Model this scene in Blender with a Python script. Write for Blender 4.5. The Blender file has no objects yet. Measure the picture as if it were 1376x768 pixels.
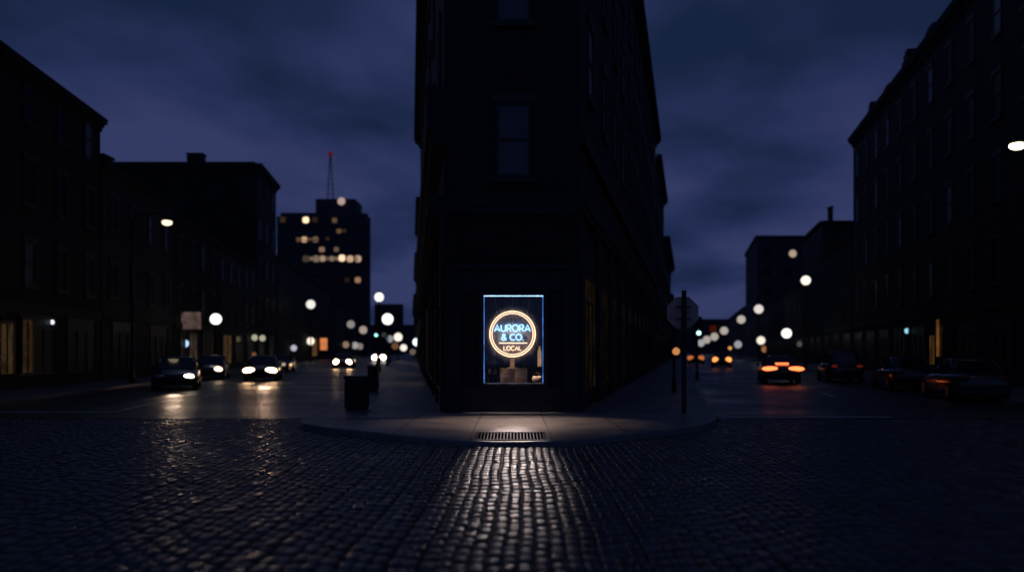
import bpy, bmesh, math, random
import numpy as np
from mathutils import Vector, Matrix
random.seed(7); rng = np.random.default_rng(7)
C = bpy.context.scene.collection
sc = bpy.context.scene
R = math.radians
H = 1.75            # camera height above the carriageway
F = 1070.0          # focal length in photo pixels
PV = 0.13           # pavement height

def at(px, py, Y):
    return Vector(((px - 688) * Y / F, Y, H + (470 - py) * Y / F))

# street lines  X = a + b*Y
LW = (-16.53, -.1196); LK = (-13.5, -.1196)       # tower street: house line and kerb on the far side
FK = (-2.33, -.1277);  FW = (.889, -.1277)        # tower street: corner block kerb and wall
QW = (-2.87, .2215);   QK = (.572, .2215)         # sign street: corner block wall and kerb
RK = (10.4, .2215);    RW = (14.6, .2215)         # sign street: far kerb and house line
def on(l, Y): return l[0] + l[1] * Y

# ---------------------------------------------------------------- materials
def newmat(name):
    m = bpy.data.materials.new(name); m.use_nodes = True
    nt = m.node_tree; nt.nodes.clear()
    out = nt.nodes.new('ShaderNodeOutputMaterial')
    return m, nt, out
def N(nt, t, **k):
    n = nt.nodes.new(t)
    for a, v in k.items():
        if a in ('op',): n.operation = v
        else: setattr(n, a, v)
    return n
def pbr(name, col, rough=.7, metal=0, scale=6, var=.45, bump=.25, spec=.5, coat=0, rough_var=.15, dist=.02):
    m, nt, out = newmat(name); L = nt.links.new
    p = N(nt, 'ShaderNodeBsdfPrincipled'); L(p.outputs[0], out.inputs[0])
    tc = N(nt, 'ShaderNodeTexCoord')
    n1 = N(nt, 'ShaderNodeTexNoise'); n1.inputs['Scale'].default_value = scale; n1.inputs['Detail'].default_value = 6
    L(tc.outputs['Object'], n1.inputs['Vector'])
    mx = N(nt, 'ShaderNodeMix', data_type='RGBA')
    mx.inputs[6].default_value = (*[c * (1 - var) for c in col], 1); mx.inputs[7].default_value = (*[min(1, c * (1 + var)) for c in col], 1)
    L(n1.outputs[0], mx.inputs[0]); L(mx.outputs[2], p.inputs['Base Color'])
    mr = N(nt, 'ShaderNodeMapRange'); mr.inputs[3].default_value = max(.03, rough - rough_var); mr.inputs[4].default_value = min(1, rough + rough_var)
    n2 = N(nt, 'ShaderNodeTexNoise'); n2.inputs['Scale'].default_value = scale * .37; n2.inputs['Detail'].default_value = 4
    L(tc.outputs['Object'], n2.inputs['Vector']); L(n2.outputs[0], mr.inputs[0]); L(mr.outputs[0], p.inputs['Roughness'])
    p.inputs['Metallic'].default_value = metal; p.inputs['Specular IOR Level'].default_value = spec
    p.inputs['Coat Weight'].default_value = coat
    if bump:
        b = N(nt, 'ShaderNodeBump'); b.inputs['Strength'].default_value = bump; b.inputs['Distance'].default_value = dist
        n3 = N(nt, 'ShaderNodeTexNoise'); n3.inputs['Scale'].default_value = scale * 5; n3.inputs['Detail'].default_value = 5
        L(tc.outputs['Object'], n3.inputs['Vector']); L(n3.outputs[0], b.inputs['Height']); L(b.outputs[0], p.inputs['Normal'])
    return m
def masonry(name, col, mortar, rough=.85):
    """brick courses on upright walls: u runs along the wall whichever way it faces"""
    m, nt, out = newmat(name); L = nt.links.new
    p = N(nt, 'ShaderNodeBsdfPrincipled'); L(p.outputs[0], out.inputs[0]); p.inputs['Roughness'].default_value = rough
    tc = N(nt, 'ShaderNodeTexCoord'); sp = N(nt, 'ShaderNodeSeparateXYZ'); L(tc.outputs['Object'], sp.inputs[0])
    ad = N(nt, 'ShaderNodeMath', op='ADD'); L(sp.outputs[0], ad.inputs[0]); L(sp.outputs[1], ad.inputs[1])
    cb = N(nt, 'ShaderNodeCombineXYZ'); L(ad.outputs[0], cb.inputs[0]); L(sp.outputs[2], cb.inputs[1])
    br = N(nt, 'ShaderNodeTexBrick'); L(cb.outputs[0], br.inputs[0])
    br.inputs['Scale'].default_value = 1; br.inputs['Brick Width'].default_value = .24; br.inputs['Row Height'].default_value = .08; br.inputs['Mortar Size'].default_value = .008
    br.inputs['Color1'].default_value = (*col, 1); br.inputs['Color2'].default_value = (*[c * .6 for c in col], 1); br.inputs['Mortar'].default_value = (*mortar, 1)
    n1 = N(nt, 'ShaderNodeTexNoise'); n1.inputs['Scale'].default_value = .5; n1.inputs['Detail'].default_value = 8; L(tc.outputs['Object'], n1.inputs['Vector'])
    mx = N(nt, 'ShaderNodeMix', data_type='RGBA', blend_type='MULTIPLY'); mx.inputs[0].default_value = .8
    L(br.outputs[0], mx.inputs[6]); L(n1.outputs[0], mx.inputs[7]); L(mx.outputs[2], p.inputs['Base Color'])
    b = N(nt, 'ShaderNodeBump'); b.inputs['Strength'].default_value = .4; b.inputs['Distance'].default_value = .01; b.invert = True
    L(br.outputs['Fac'], b.inputs['Height']); L(b.outputs[0], p.inputs['Normal'])
    return m
def emis(name, col, s, var=0, scale=3):
    m, nt, out = newmat(name); L = nt.links.new
    e = N(nt, 'ShaderNodeEmission'); e.inputs[0].default_value = (*col, 1); e.inputs[1].default_value = s
    if var:
        tc = N(nt, 'ShaderNodeTexCoord'); n1 = N(nt, 'ShaderNodeTexNoise'); n1.inputs['Scale'].default_value = scale
        L(tc.outputs['Object'], n1.inputs['Vector'])
        mr = N(nt, 'ShaderNodeMapRange'); mr.inputs[1].default_value = .3; mr.inputs[2].default_value = .7; mr.inputs[3].default_value = s * (1 - var); mr.inputs[4].default_value = s * (1 + var)
        L(n1.outputs[0], mr.inputs[0]); L(mr.outputs[0], e.inputs[1])
    L(e.outputs[0], out.inputs[0]); return m
def glass(name, tint=(.9, .95, 1), refl=.06, rough=.02):
    m, nt, out = newmat(name); L = nt.links.new
    t = N(nt, 'ShaderNodeBsdfTransparent'); t.inputs[0].default_value = (*tint, 1)
    g = N(nt, 'ShaderNodeBsdfGlossy'); g.inputs['Roughness'].default_value = rough
    n1 = N(nt, 'ShaderNodeTexNoise'); n1.inputs['Scale'].default_value = 1.5
    mr = N(nt, 'ShaderNodeMapRange'); mr.inputs[3].default_value = refl * .7; mr.inputs[4].default_value = refl * 1.3; L(n1.outputs[0], mr.inputs[0])
    mx = N(nt, 'ShaderNodeMixShader'); L(mr.outputs[0], mx.inputs[0]); L(t.outputs[0], mx.inputs[1]); L(g.outputs[0], mx.inputs[2]); L(mx.outputs[0], out.inputs[0])
    return m

M = {}
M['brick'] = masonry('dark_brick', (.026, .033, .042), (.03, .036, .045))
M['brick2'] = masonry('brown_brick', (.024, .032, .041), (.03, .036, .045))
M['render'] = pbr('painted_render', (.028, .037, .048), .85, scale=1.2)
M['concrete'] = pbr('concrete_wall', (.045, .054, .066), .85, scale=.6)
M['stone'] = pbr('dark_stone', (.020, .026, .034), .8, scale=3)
M['shopwood'] = pbr('black_painted_wood', (.018, .02, .024), .5, scale=5, bump=.1)
M['frame'] = pbr('window_frame_paint', (.024, .031, .040), .6, scale=5, bump=.1)
M['pane'] = pbr('dark_window_glass', (.022, .032, .045), .45, scale=.25, var=.8, bump=.05, rough_var=.2, spec=.07)
M['pane2'] = pbr('pane_sky_sheen', (.085, .11, .145), .4, scale=1.5, bump=.05)  # pale base colour stands in for dim sky reflected in the panes
M['metal'] = pbr('dark_metal', (.03, .032, .035), .45, metal=.6, scale=9, bump=.1)
M['galv'] = pbr('galvanised_steel', (.12, .12, .125), .5, metal=.7, scale=9, bump=.08)
M['roof'] = pbr('roof_felt', (.03, .03, .033), .9, scale=2)
M['rubber'] = pbr('tyre_rubber', (.015, .015, .016), .8, scale=12)
M['rim'] = pbr('wheel_alloy', (.25, .25, .27), .35, metal=.9, scale=9, bump=0)
M['carglass'] = pbr('car_glass', (.01, .013, .018), .06, scale=2, bump=0, rough_var=.03, spec=.7)
M['plastic'] = pbr('black_plastic', (.02, .02, .022), .5, scale=9, bump=.05)
M['lens_off'] = pbr('unlit_lamp_lens', (.35, .36, .38), .1, scale=8, bump=0, rough_var=.04)
M['red_off'] = pbr('unlit_red_lens', (.16, .01, .01), .15, scale=8, bump=0, rough_var=.05)
def paint(name, c): return pbr(name, c, .28, metal=.2, scale=2, var=.1, bump=0, coat=.6, rough_var=.05)
M['white_paint'] = pbr('road_marking_paint', (.75, .75, .75), .6, scale=4, var=.5, bump=.2)
M['iron'] = pbr('rusty_cast_iron', (.22, .20, .20), .6, metal=.1, scale=14, bump=.3, spec=.2)
M['pit_shade'] = pbr('grate_shade_black', (.004, .004, .004), .95, scale=8, spec=0)
M['wood'] = pbr('crate_wood', (.46, .32, .22), .6, scale=7, bump=.2)
M['leaf'] = pbr('plant_leaf', (.13, .17, .15), .5, scale=9, bump=.1)
M['clay'] = pbr('clay_pot', (.10, .08, .07), .7, scale=9)
M['wicker'] = pbr('wicker', (.40, .29, .20), .7, scale=30, bump=.6)
M['glass'] = glass('shop_glass', (.93, .96, 1), .05)

def asphalt_mat():
    m, nt, out = newmat('wet_asphalt'); L = nt.links.new
    p = N(nt, 'ShaderNodeBsdfPrincipled'); L(p.outputs[0], out.inputs[0])
    tc = N(nt, 'ShaderNodeTexCoord')
    n1 = N(nt, 'ShaderNodeTexNoise'); n1.inputs['Scale'].default_value = .22; n1.inputs['Detail'].default_value = 7; L(tc.outputs['Object'], n1.inputs['Vector'])
    cr = N(nt, 'ShaderNodeValToRGB'); cr.color_ramp.elements[0].position = .35; cr.color_ramp.elements[1].position = .68
    cr.color_ramp.elements[0].color = (.018, .019, .022, 1); cr.color_ramp.elements[1].color = (.055, .055, .058, 1)
    L(n1.outputs[0], cr.inputs[0]); L(cr.outputs[0], p.inputs['Base Color'])
    mr = N(nt, 'ShaderNodeMapRange'); mr.inputs[1].default_value = .35; mr.inputs[2].default_value = .65; mr.inputs[3].default_value = .3; mr.inputs[4].default_value = .55
    L(n1.outputs[0], mr.inputs[0]); L(mr.outputs[0], p.inputs['Roughness'])
    n3 = N(nt, 'ShaderNodeTexNoise'); n3.inputs['Scale'].default_value = 55; n3.inputs['Detail'].default_value = 3; L(tc.outputs['Object'], n3.inputs['Vector'])
    b = N(nt, 'ShaderNodeBump'); b.inputs['Strength'].default_value = .5; b.inputs['Distance'].default_value = .012; L(n3.outputs[0], b.inputs['Height'])
    L(b.outputs[0], p.inputs['Normal']); return m
M['asphalt'] = asphalt_mat()

def cobble_mat():
    m, nt, out = newmat('cobble_granite'); L = nt.links.new
    p = N(nt, 'ShaderNodeBsdfPrincipled'); L(p.outputs[0], out.inputs[0])
    at_ = N(nt, 'ShaderNodeAttribute', attribute_name='stone')
    tc = N(nt, 'ShaderNodeTexCoord')
    n1 = N(nt, 'ShaderNodeTexNoise'); n1.inputs['Scale'].default_value = 38; n1.inputs['Detail'].default_value = 6; L(tc.outputs['Object'], n1.inputs['Vector'])
    n0 = N(nt, 'ShaderNodeTexNoise'); n0.inputs['Scale'].default_value = .35; n0.inputs['Detail'].default_value = 4; L(tc.outputs['Object'], n0.inputs['Vector'])
    cr = N(nt, 'ShaderNodeValToRGB'); e = cr.color_ramp.elements
    e[0].color = (.030, .031, .036, 1); e[1].color = (.125, .118, .122, 1); k = e.new(.55); k.color = (.062, .063, .07, 1)
    L(at_.outputs['Fac'], cr.inputs[0])
    mx = N(nt, 'ShaderNodeMix', data_type='RGBA', blend_type='MULTIPLY'); mx.inputs[0].default_value = .75
    mr0 = N(nt, 'ShaderNodeMapRange'); mr0.inputs[1].default_value = .3; mr0.inputs[2].default_value = .7; mr0.inputs[3].default_value = .45; mr0.inputs[4].default_value = 1.25; L(n1.outputs[0], mr0.inputs[0])
    L(cr.outputs[0], mx.inputs[6]); L(mr0.outputs[0], mx.inputs[7]); L(mx.outputs[2], p.inputs['Base Color'])
    a = N(nt, 'ShaderNodeMath', op='MULTIPLY_ADD'); a.inputs[1].default_value = .22; L(at_.outputs['Fac'], a.inputs[0])
    mr = N(nt, 'ShaderNodeMapRange'); mr.inputs[1].default_value = .3; mr.inputs[2].default_value = .7; mr.inputs[3].default_value = .17; mr.inputs[4].default_value = .36; L(n0.outputs[0], mr.inputs[0])
    L(mr.outputs[0], a.inputs[2]); L(a.outputs[0], p.inputs['Roughness'])
    b = N(nt, 'ShaderNodeBump'); b.inputs['Strength'].default_value = .55; b.inputs['Distance'].default_value = .012; L(n1.outputs[0], b.inputs['Height']); L(b.outputs[0], p.inputs['Normal'])
    return m
M['cobble'] = cobble_mat()
M['joint'] = pbr('wet_sand_joint', (.012, .012, .014), .75, scale=20)

def slab_mat():
    m, nt, out = newmat('pavement_slabs'); L = nt.links.new
    p = N(nt, 'ShaderNodeBsdfPrincipled'); L(p.outputs[0], out.inputs[0])
    tc = N(nt, 'ShaderNodeTexCoord'); mp = N(nt, 'ShaderNodeMapping'); mp.inputs['Location'].default_value = (.78, .3, 0); L(tc.outputs['Object'], mp.inputs[0])
    br = N(nt, 'ShaderNodeTexBrick'); br.offset = 0; br.inputs['Scale'].default_value = 1; br.inputs['Brick Width'].default_value = 1.52; br.inputs['Row Height'].default_value = 1.5; br.inputs['Mortar Size'].default_value = .022
    br.inputs['Color1'].default_value = (.26, .25, .25, 1); br.inputs['Color2'].default_value = (.18, .175, .18, 1); br.inputs['Mortar'].default_value = (.03, .03, .03, 1)
    L(mp.outputs[0], br.inputs[0])
    n1 = N(nt, 'ShaderNodeTexNoise'); n1.inputs['Scale'].default_value = 1.6; n1.inputs['Detail'].default_value = 9; n1.inputs['Roughness'].default_value = .7; L(tc.outputs['Object'], n1.inputs['Vector'])
    mr0 = N(nt, 'ShaderNodeMapRange'); mr0.inputs[1].default_value = .3; mr0.inputs[2].default_value = .7; mr0.inputs[3].default_value = .35; mr0.inputs[4].default_value = 1.2; L(n1.outputs[0], mr0.inputs[0])
    mx = N(nt, 'ShaderNodeMix', data_type='RGBA', blend_type='MULTIPLY'); mx.inputs[0].default_value = .85; L(br.outputs[0], mx.inputs[6]); L(mr0.outputs[0], mx.inputs[7]); L(mx.outputs[2], p.inputs['Base Color'])
    mr = N(nt, 'ShaderNodeMapRange'); mr.inputs[1].default_value = .3; mr.inputs[2].default_value = .7; mr.inputs[3].default_value = .35; mr.inputs[4].default_value = .65; L(n1.outputs[0], mr.inputs[0]); L(mr.outputs[0], p.inputs['Roughness'])
    n3 = N(nt, 'ShaderNodeTexNoise'); n3.inputs['Scale'].default_value = 45; L(tc.outputs['Object'], n3.inputs['Vector'])
    s = N(nt, 'ShaderNodeMath', op='MULTIPLY_ADD'); s.inputs[1].default_value = -1.2; L(br.outputs['Fac'], s.inputs[0]); L(n3.outputs[0], s.inputs[2])
    b = N(nt, 'ShaderNodeBump'); b.inputs['Strength'].default_value = .5; b.inputs['Distance'].default_value = .008; L(s.outputs[0], b.inputs['Height']); L(b.outputs[0], p.inputs['Normal'])
    return m
M['slab'] = slab_mat()
M['kerb'] = pbr('kerb_granite', (.20, .195, .20), .5, scale=5, var=.4, bump=.3)

# ---------------------------------------------------------------- builders
def mesh_obj(name, bm, mat, parent=None, loc=None, smooth=False):
    me = bpy.data.meshes.new(name)
    bmesh.ops.recalc_face_normals(bm, faces=bm.faces)
    bm.to_mesh(me); bm.free()
    if smooth:
        for f in me.polygons: f.use_smooth = True
    me.materials.append(mat)
    return link(name, me, parent, loc)
def link(name, me, parent=None, loc=None, rz=0):
    o = bpy.data.objects.new(name, me); C.objects.link(o)
    if parent is not None:
        o.parent = parent
        o.location = loc if loc is not None else -Vector(parent['base'])     # mesh built in world coordinates
    elif loc is not None: o.location = loc
    o.rotation_euler = (0, 0, rz)
    return o
def empty(name, loc, rz=0):
    o = bpy.data.objects.new(name, None); C.objects.link(o); o.location = loc; o.rotation_euler = (0, 0, rz); o['base'] = tuple(loc); o.empty_display_size = .2
    return o
def tag(o, label=None, cat=None, group=None, kind=None):
    if label: o['label'] = label
    if cat: o['category'] = cat
    if group: o['group'] = group
    if kind: o['kind'] = kind
    return o
def copy_tree(o, parent=None, name=None):
    c = o.copy(); C.objects.link(c)
    if parent is not None: c.parent = parent
    for ch in list(o.children): copy_tree(ch, c)
    return c
def box(bm, x0, x1, y0, y1, z0, z1):
    v = [bm.verts.new((x, y, z)) for x in (x0, x1) for y in (y0, y1) for z in (z0, z1)]
    for f in ((0, 1, 3, 2), (4, 6, 7, 5), (0, 4, 5, 1), (2, 3, 7, 6), (0, 2, 6, 4), (1, 5, 7, 3)): bm.faces.new([v[i] for i in f])
def obox(bm, p, d, n, l0, l1, t0, t1, z0, z1):
    """box along unit d from p, thickness along n"""
    v = []
    for a in (l0, l1):
        for t in (t0, t1):
            for z in (z0, z1): v.append(bm.verts.new((p.x + d.x * a + n.x * t, p.y + d.y * a + n.y * t, z)))
    for f in ((0, 1, 3, 2), (4, 6, 7, 5), (0, 4, 5, 1), (2, 3, 7, 6), (0, 2, 6, 4), (1, 5, 7, 3)): bm.faces.new([v[i] for i in f])
def prism(bm, pts, z0, z1):
    a = [bm.verts.new((x, y, z0)) for x, y in pts]; b = [bm.verts.new((x, y, z1)) for x, y in pts]
    n = len(pts); bm.faces.new(a[::-1]); bm.faces.new(b)
    for i in range(n): bm.faces.new((a[i], a[(i + 1) % n], b[(i + 1) % n], b[i]))
def lathe(bm, prof, seg=16, ax='z', cx=0, cy=0, cz=0, cap=True):
    rings = []
    for r, h in prof:
        ring = []
        for k in range(seg):
            t = 2 * math.pi * k / seg; c, s = r * math.cos(t), r * math.sin(t)
            p = {'z': (cx + c, cy + s, cz + h), 'x': (cx + h, cy + c, cz + s), 'y': (cx + c, cy + h, cz + s)}[ax]
            ring.append(bm.verts.new(p))
        rings.append(ring)
    for a, b in zip(rings, rings[1:]):
        for k in range(seg): bm.faces.new((a[k], a[(k + 1) % seg], b[(k + 1) % seg], b[k]))
    for ring in (rings[0], rings[-1]) if cap else ():
        try: bm.faces.new(ring)
        except ValueError: pass
def ball(bm, c, rx, ry=None, rz=None, u=16, v=10):
    ry = ry or rx; rz = rz or rx
    r = bmesh.ops.create_uvsphere(bm, u_segments=u, v_segments=v, radius=1)
    for w in r['verts']: w.co = Vector((c[0] + w.co.x * rx, c[1] + w.co.y * ry, c[2] + w.co.z * rz))
def tube(bm, pts, r, seg=8, closed=False):
    pts = [Vector(p) for p in pts]; n = len(pts); rings = []; up = None
    for i, p in enumerate(pts):
        if closed: t = (pts[(i + 1) % n] - pts[i - 1]).normalized()
        else: t = (pts[min(i + 1, n - 1)] - pts[max(i - 1, 0)]).normalized()
        a = t.cross(Vector((0, 1, 0)))
        if a.length < .2: a = t.cross(Vector((1, 0, 0)))
        a.normalize()
        if up is not None and a.dot(up) < 0: a = -a
        up = a; b = t.cross(a).normalized()
        rings.append([bm.verts.new(p + a * r * math.cos(2 * math.pi * k / seg) + b * r * math.sin(2 * math.pi * k / seg)) for k in range(seg)])
    for i in range(n if closed else n - 1):
        A, B = rings[i], rings[(i + 1) % n]
        for k in range(seg): bm.faces.new((A[k], A[(k + 1) % seg], B[(k + 1) % seg], B[k]))
    if not closed: bm.faces.new(rings[0]); bm.faces.new(rings[-1])
def bevel(bm, w=.01, seg=2):
    bmesh.ops.bevel(bm, geom=list(bm.edges), offset=w, segments=seg, affect='EDGES', clamp_overlap=True)

# ---------------------------------------------------------------- ground
bm = bmesh.new(); box(bm, -1500, 1500, -60, 1600, -.9, -.06)
tag(mesh_obj('ground', bm, M['asphalt']), kind='structure')
CY = 20.45                                    # the setts end here and asphalt begins
bm = bmesh.new()
v = [bm.verts.new(p) for p in ((-70, CY, 0), (70, CY, 0), (150, 600, 0), (-150, 600, 0))]; bm.faces.new(v)
tag(mesh_obj('asphalt_road', bm, M['asphalt']), kind='structure')
bm = bmesh.new()
v = [bm.verts.new(p) for p in ((-70, -8, -.028), (70, -8, -.028), (70, CY, -.028), (-70, CY, -.028))]; bm.faces.new(v)
tag(mesh_obj('road_bed', bm, M['joint']), kind='structure')

# pavement island of the corner block
arc = [(-4.95, 18.6), (-4.71, 17.75), (-4.2, 17.0), (-2.79, 15.75), (-1.5, 14.85), (-.7, 14.5), (.75, 14.5), (1.4, 14.8), (2.4, 15.6), (3.9, 17.0), (4.62, 18.1), (4.95, 19.3)]
def smooth_poly(p, it=2):
    for _ in range(it):
        q = [p[0]]
        for a, b in zip(p, p[1:]):
            q.append((a[0] * .75 + b[0] * .25, a[1] * .75 + b[1] * .25)); q.append((a[0] * .25 + b[0] * .75, a[1] * .25 + b[1] * .75))
        q.append(p[-1]); p = q
    return p
arc = smooth_poly(arc, 2)
outer = [(on(FK, 420), 420)] + [(on(FK, y), y) for y in (200, 90, 40, 24)] + arc + [(on(QK, y), y) for y in (24, 40, 90, 200, 420)]
def inset(path, w):
    out = []
    for i, p in enumerate(path):
        a = Vector(path[max(0, i - 1)]); b = Vector(path[min(len(path) - 1, i + 1)]); t = (b - a).normalized(); n = Vector((-t.y, t.x))
        out.append((p[0] + n.x * w, p[1] + n.y * w))
    return out
def kerb_run(path, w, z, name, label_kind='structure'):
    inn = inset(path, w); bm = bmesh.new(); rows = []
    for (o, i) in zip(path, inn):
        ox = (o[0] + (i[0] - o[0]) * .12, o[1] + (i[1] - o[1]) * .12)
        rows.append([bm.verts.new((*o, -.05)), bm.verts.new((*o, z(o) - .025)), bm.verts.new((*ox, z(o))), bm.verts.new((*i, z(o))), bm.verts.new((*i, -.05))])
    for A, B in zip(rows, rows[1:]):
        for k in range(4): bm.faces.new((A[k], A[k + 1], B[k + 1], B[k]))
    o = mesh_obj(name, bm, M['kerb']); tag(o, kind='structure'); return inn
# the kerb is dropped at the nose
def kz(p): return PV + .004 - .06 * max(0, 1 - abs(p[0]) / 2.6) ** .7 * (1 if p[1] < 16.4 else 0)
inn = kerb_run(outer, .17, kz, 'kerb')
bm = bmesh.new()
rim = [bm.verts.new((x, y, kz(o) - .004)) for (x, y), o in zip(inn, outer)]
mid = inset(inn, .9)
ring = [bm.verts.new((x, y, PV)) for (x, y) in mid]
for i in range(len(rim) - 1): bm.faces.new((rim[i], rim[i + 1], ring[i + 1], ring[i]))
lo = [i for i in range(len(mid))]
half = len(ring) // 2
for i in range(half):
    j = len(ring) - 1 - i
    if j - 1 > i + 1: bm.faces.new((ring[i], ring[i + 1], ring[j - 1], ring[j]))
    elif j - 1 == i + 1: bm.faces.new((ring[i], ring[i + 1], ring[j]))
bmesh.ops.triangulate(bm, faces=bm.faces)
tag(mesh_obj('corner_pavement', bm, M['slab']), kind='structure')
def side_pavement(k, w, y0, y1, sgn, nm):
    path = [(on(k, y), y) for y in np.linspace(y0, y1, 12)]
    if sgn < 0: path = path[::-1]
    # inset goes to the left of travel
    path = path[::-1]
    kerb_run(path, .17, lambda p: PV + .004, nm + '_kerb')
    bm = bmesh.new(); a = inset(path, .17)
    A = [bm.verts.new((x, y, PV)) for x, y in a]; B = [bm.verts.new((x + sgn * 6.5, y, PV)) for x, y in a]
    for i in range(len(A) - 1): bm.faces.new((A[i], A[i + 1], B[i + 1], B[i]))
    tag(mesh_obj(nm, bm, M['slab']), kind='structure')
side_pavement(LK, 3, 21.5, 420, -1, 'tower_street_pavement')
side_pavement(RK, 3, 21.5, 420, 1, 'sign_street_pavement')

# painted lines
def strip(name, pts, w, z=.004):
    bm = bmesh.new(); a = [Vector((*p, 0)) for p in pts]
    for p, q in zip(a, a[1:]):
        t = (q - p).normalized(); n = Vector((-t.y, t.x, 0)) * w / 2
        vs = [bm.verts.new((c.x, c.y, z)) for c in (p - n, q - n, q + n, p + n)]; bm.faces.new(vs)
    tag(mesh_obj(name, bm, M['white_paint']), kind='structure')
strip('stop_line', [(5.5, 20.75), (9.95, 20.85)], .24)
strip('crossing_line', [(-17.2, 22.3), (-11.1, 22.6)], .22)
strip('lane_line', [(-11.4, 23.2), (-11.9, 27.5)], .16)
for i in range(9):
    y = 30 + i * 8
    strip('lane_dash', [((on(LK, y) + on(FK, y)) / 2, y), ((on(LK, y + 3) + on(FK, y + 3)) / 2, y + 3)], .12)
    strip('lane_dash', [((on(QK, y) + on(RK, y)) / 2, y), ((on(QK, y + 3) + on(RK, y + 3)) / 2, y + 3)], .12)

# ---------------------------------------------------------------- cobbles
def cobbles():
    W = .135; V = []; Fc = []; att = []; base = 0
    us = np.array([-1, -.90, -.5, .5, .90, 1.0])
    U, Wv = np.meshgrid(us, us, indexing='ij')
    rimm = np.maximum(abs(U), abs(Wv))
    corner = (abs(U) > .8) & (abs(Wv) > .8)
    sU = np.where(corner, U * .90, U); sV = np.where(corner, Wv * .93, Wv)
    hz = np.where(rimm > .95, -.034, np.where(rimm > .8, -.006, .001)); hz = np.where(corner & (rimm < .95), -.013, hz)
    q = np.array([[i * 6 + j, (i + 1) * 6 + j, (i + 1) * 6 + j + 1, i * 6 + j + 1] for i in range(5) for j in range(5)])
    ncol = int(40 / W)
    ph = rng.uniform(0, 6.28, 6)
    def wob(x, y): return .016 * np.sin(y * 1.1 + ph[0] + x * .35) + .009 * np.sin(y * 2.7 + ph[1] + x * .8) + .05 * np.sin(y * .22 + ph[2] + x * .15)
    for c in range(-ncol // 2, ncol // 2 + 1):
        xc = c * W + rng.normal(0, .004)
        y = 2.2 + rng.uniform(0, .25); jit = rng.normal(0, .008)
        while y < CY:
            L = float(np.clip(rng.normal(.262, .045), .16, .38)); yc = y + L / 2; y += L
            if abs(xc) > .70 * yc + 2.2: continue
            if y > CY + .05: break
            x = xc + wob(xc, yc) + jit + rng.normal(0, .004)
            w = W / 2 - .0032 + rng.normal(0, .0028); l = L / 2 - .0125
            rot = rng.normal(0, .03); tx, ty = rng.normal(0, .012), rng.normal(0, .015); dz = rng.normal(-.002, .003)
            px = sU * w * (1 + rng.normal(0, .05) * sV); py = sV * l
            k = rng.uniform(.5, 1.1)
            z = hz * np.where(rimm > .95, 1, k) + dz + np.where(rimm > .95, 0, tx * px + ty * py) + np.where(rimm < .9, rng.normal(0, .0016, U.shape), 0)
            X = x + px - rot * py; Y = yc + py + rot * px
            # skip what lies under the island
            if inside(x, yc, .04): continue
            V.append(np.stack([X.ravel(), Y.ravel(), z.ravel()], 1)); Fc.append(q + base); base += 36
            att.append(np.full(36, rng.uniform(0, 1)))
    V = np.concatenate(V); Fc = np.concatenate(Fc); att = np.concatenate(att)
    me = bpy.data.meshes.new('cobbled_road')
    me.vertices.add(len(V)); me.vertices.foreach_set('co', V.ravel().astype(np.float32))
    me.loops.add(Fc.size); me.loops.foreach_set('vertex_index', Fc.ravel().astype(np.int32))
    me.polygons.add(len(Fc)); me.polygons.foreach_set('loop_start', np.arange(0, Fc.size, 4, dtype=np.int32)); me.polygons.foreach_set('loop_total', np.full(len(Fc), 4, dtype=np.int32))
    me.update(calc_edges=True); me.validate()
    me.polygons.foreach_set('use_smooth', np.ones(len(me.polygons), dtype=bool))
    a = me.attributes.new('stone', 'FLOAT', 'POINT'); a.data.foreach_set('value', att.astype(np.float32))
    me.materials.append(M['cobble']); return link('cobbled_road', me)
def inside(x, y, m):
    if y < 14.3: return False
    if y > 19.3: return on(FK, y) - m < x < on(QK, y) + m + .15
    # kerb edge at x along the arc
    for a, b in zip(arc, arc[1:]):
        if min(a[0], b[0]) <= x <= max(a[0], b[0]) and a[0] != b[0]:
            ye = a[1] + (b[1] - a[1]) * (x - a[0]) / (b[0] - a[0])
            if y > ye - m: return True
    return False
tag(cobbles(), kind='structure')

# grate in the dropped kerb
g = empty('drain_grate', (0, 14.75, 0)); tag(g, 'long iron drain grate set in the pavement at the kerb below the neon window', 'drain grate')
gx0, gx1, gy0, gy1 = -.71, .66, 14.74, 15.62
zf = lambda y: kz((0, 14.5)) - .004 + (PV - kz((0, 14.5)) + .004) * (y - 14.67) / .9
bm = bmesh.new()
for (a, b, c, d) in ((gx0, gx1, gy0, gy0 + .035), (gx0, gx1, gy1 - .035, gy1), (gx0, gx0 + .035, gy0 + .035, gy1 - .035), (gx1 - .035, gx1, gy0 + .035, gy1 - .035)): box(bm, a, b, c, d, -.02, .02)
for vv in bm.verts: vv.co.z += zf(vv.co.y)
mesh_obj('grate_frame', bm, M['iron'], g)
bm = bmesh.new(); n = 21
for i in range(n):
    x = gx0 + .06 + (gx1 - gx0 - .12) * i / (n - 1); box(bm, x - .011, x + .011, gy0 + .035, gy1 - .035, -.012, .022)
for vv in bm.verts: vv.co.z += zf(vv.co.y)
mesh_obj('grate_bars', bm, M['iron'], g)
bm = bmesh.new(); box(bm, gx0 + .035, gx1 - .035, gy0 + .035, gy1 - .035, .002, .006)  # black sheet laid between the bars stands for the shaded hollow
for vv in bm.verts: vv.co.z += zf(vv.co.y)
mesh_obj('grate_shade', bm, M['pit_shade'], g)

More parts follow.
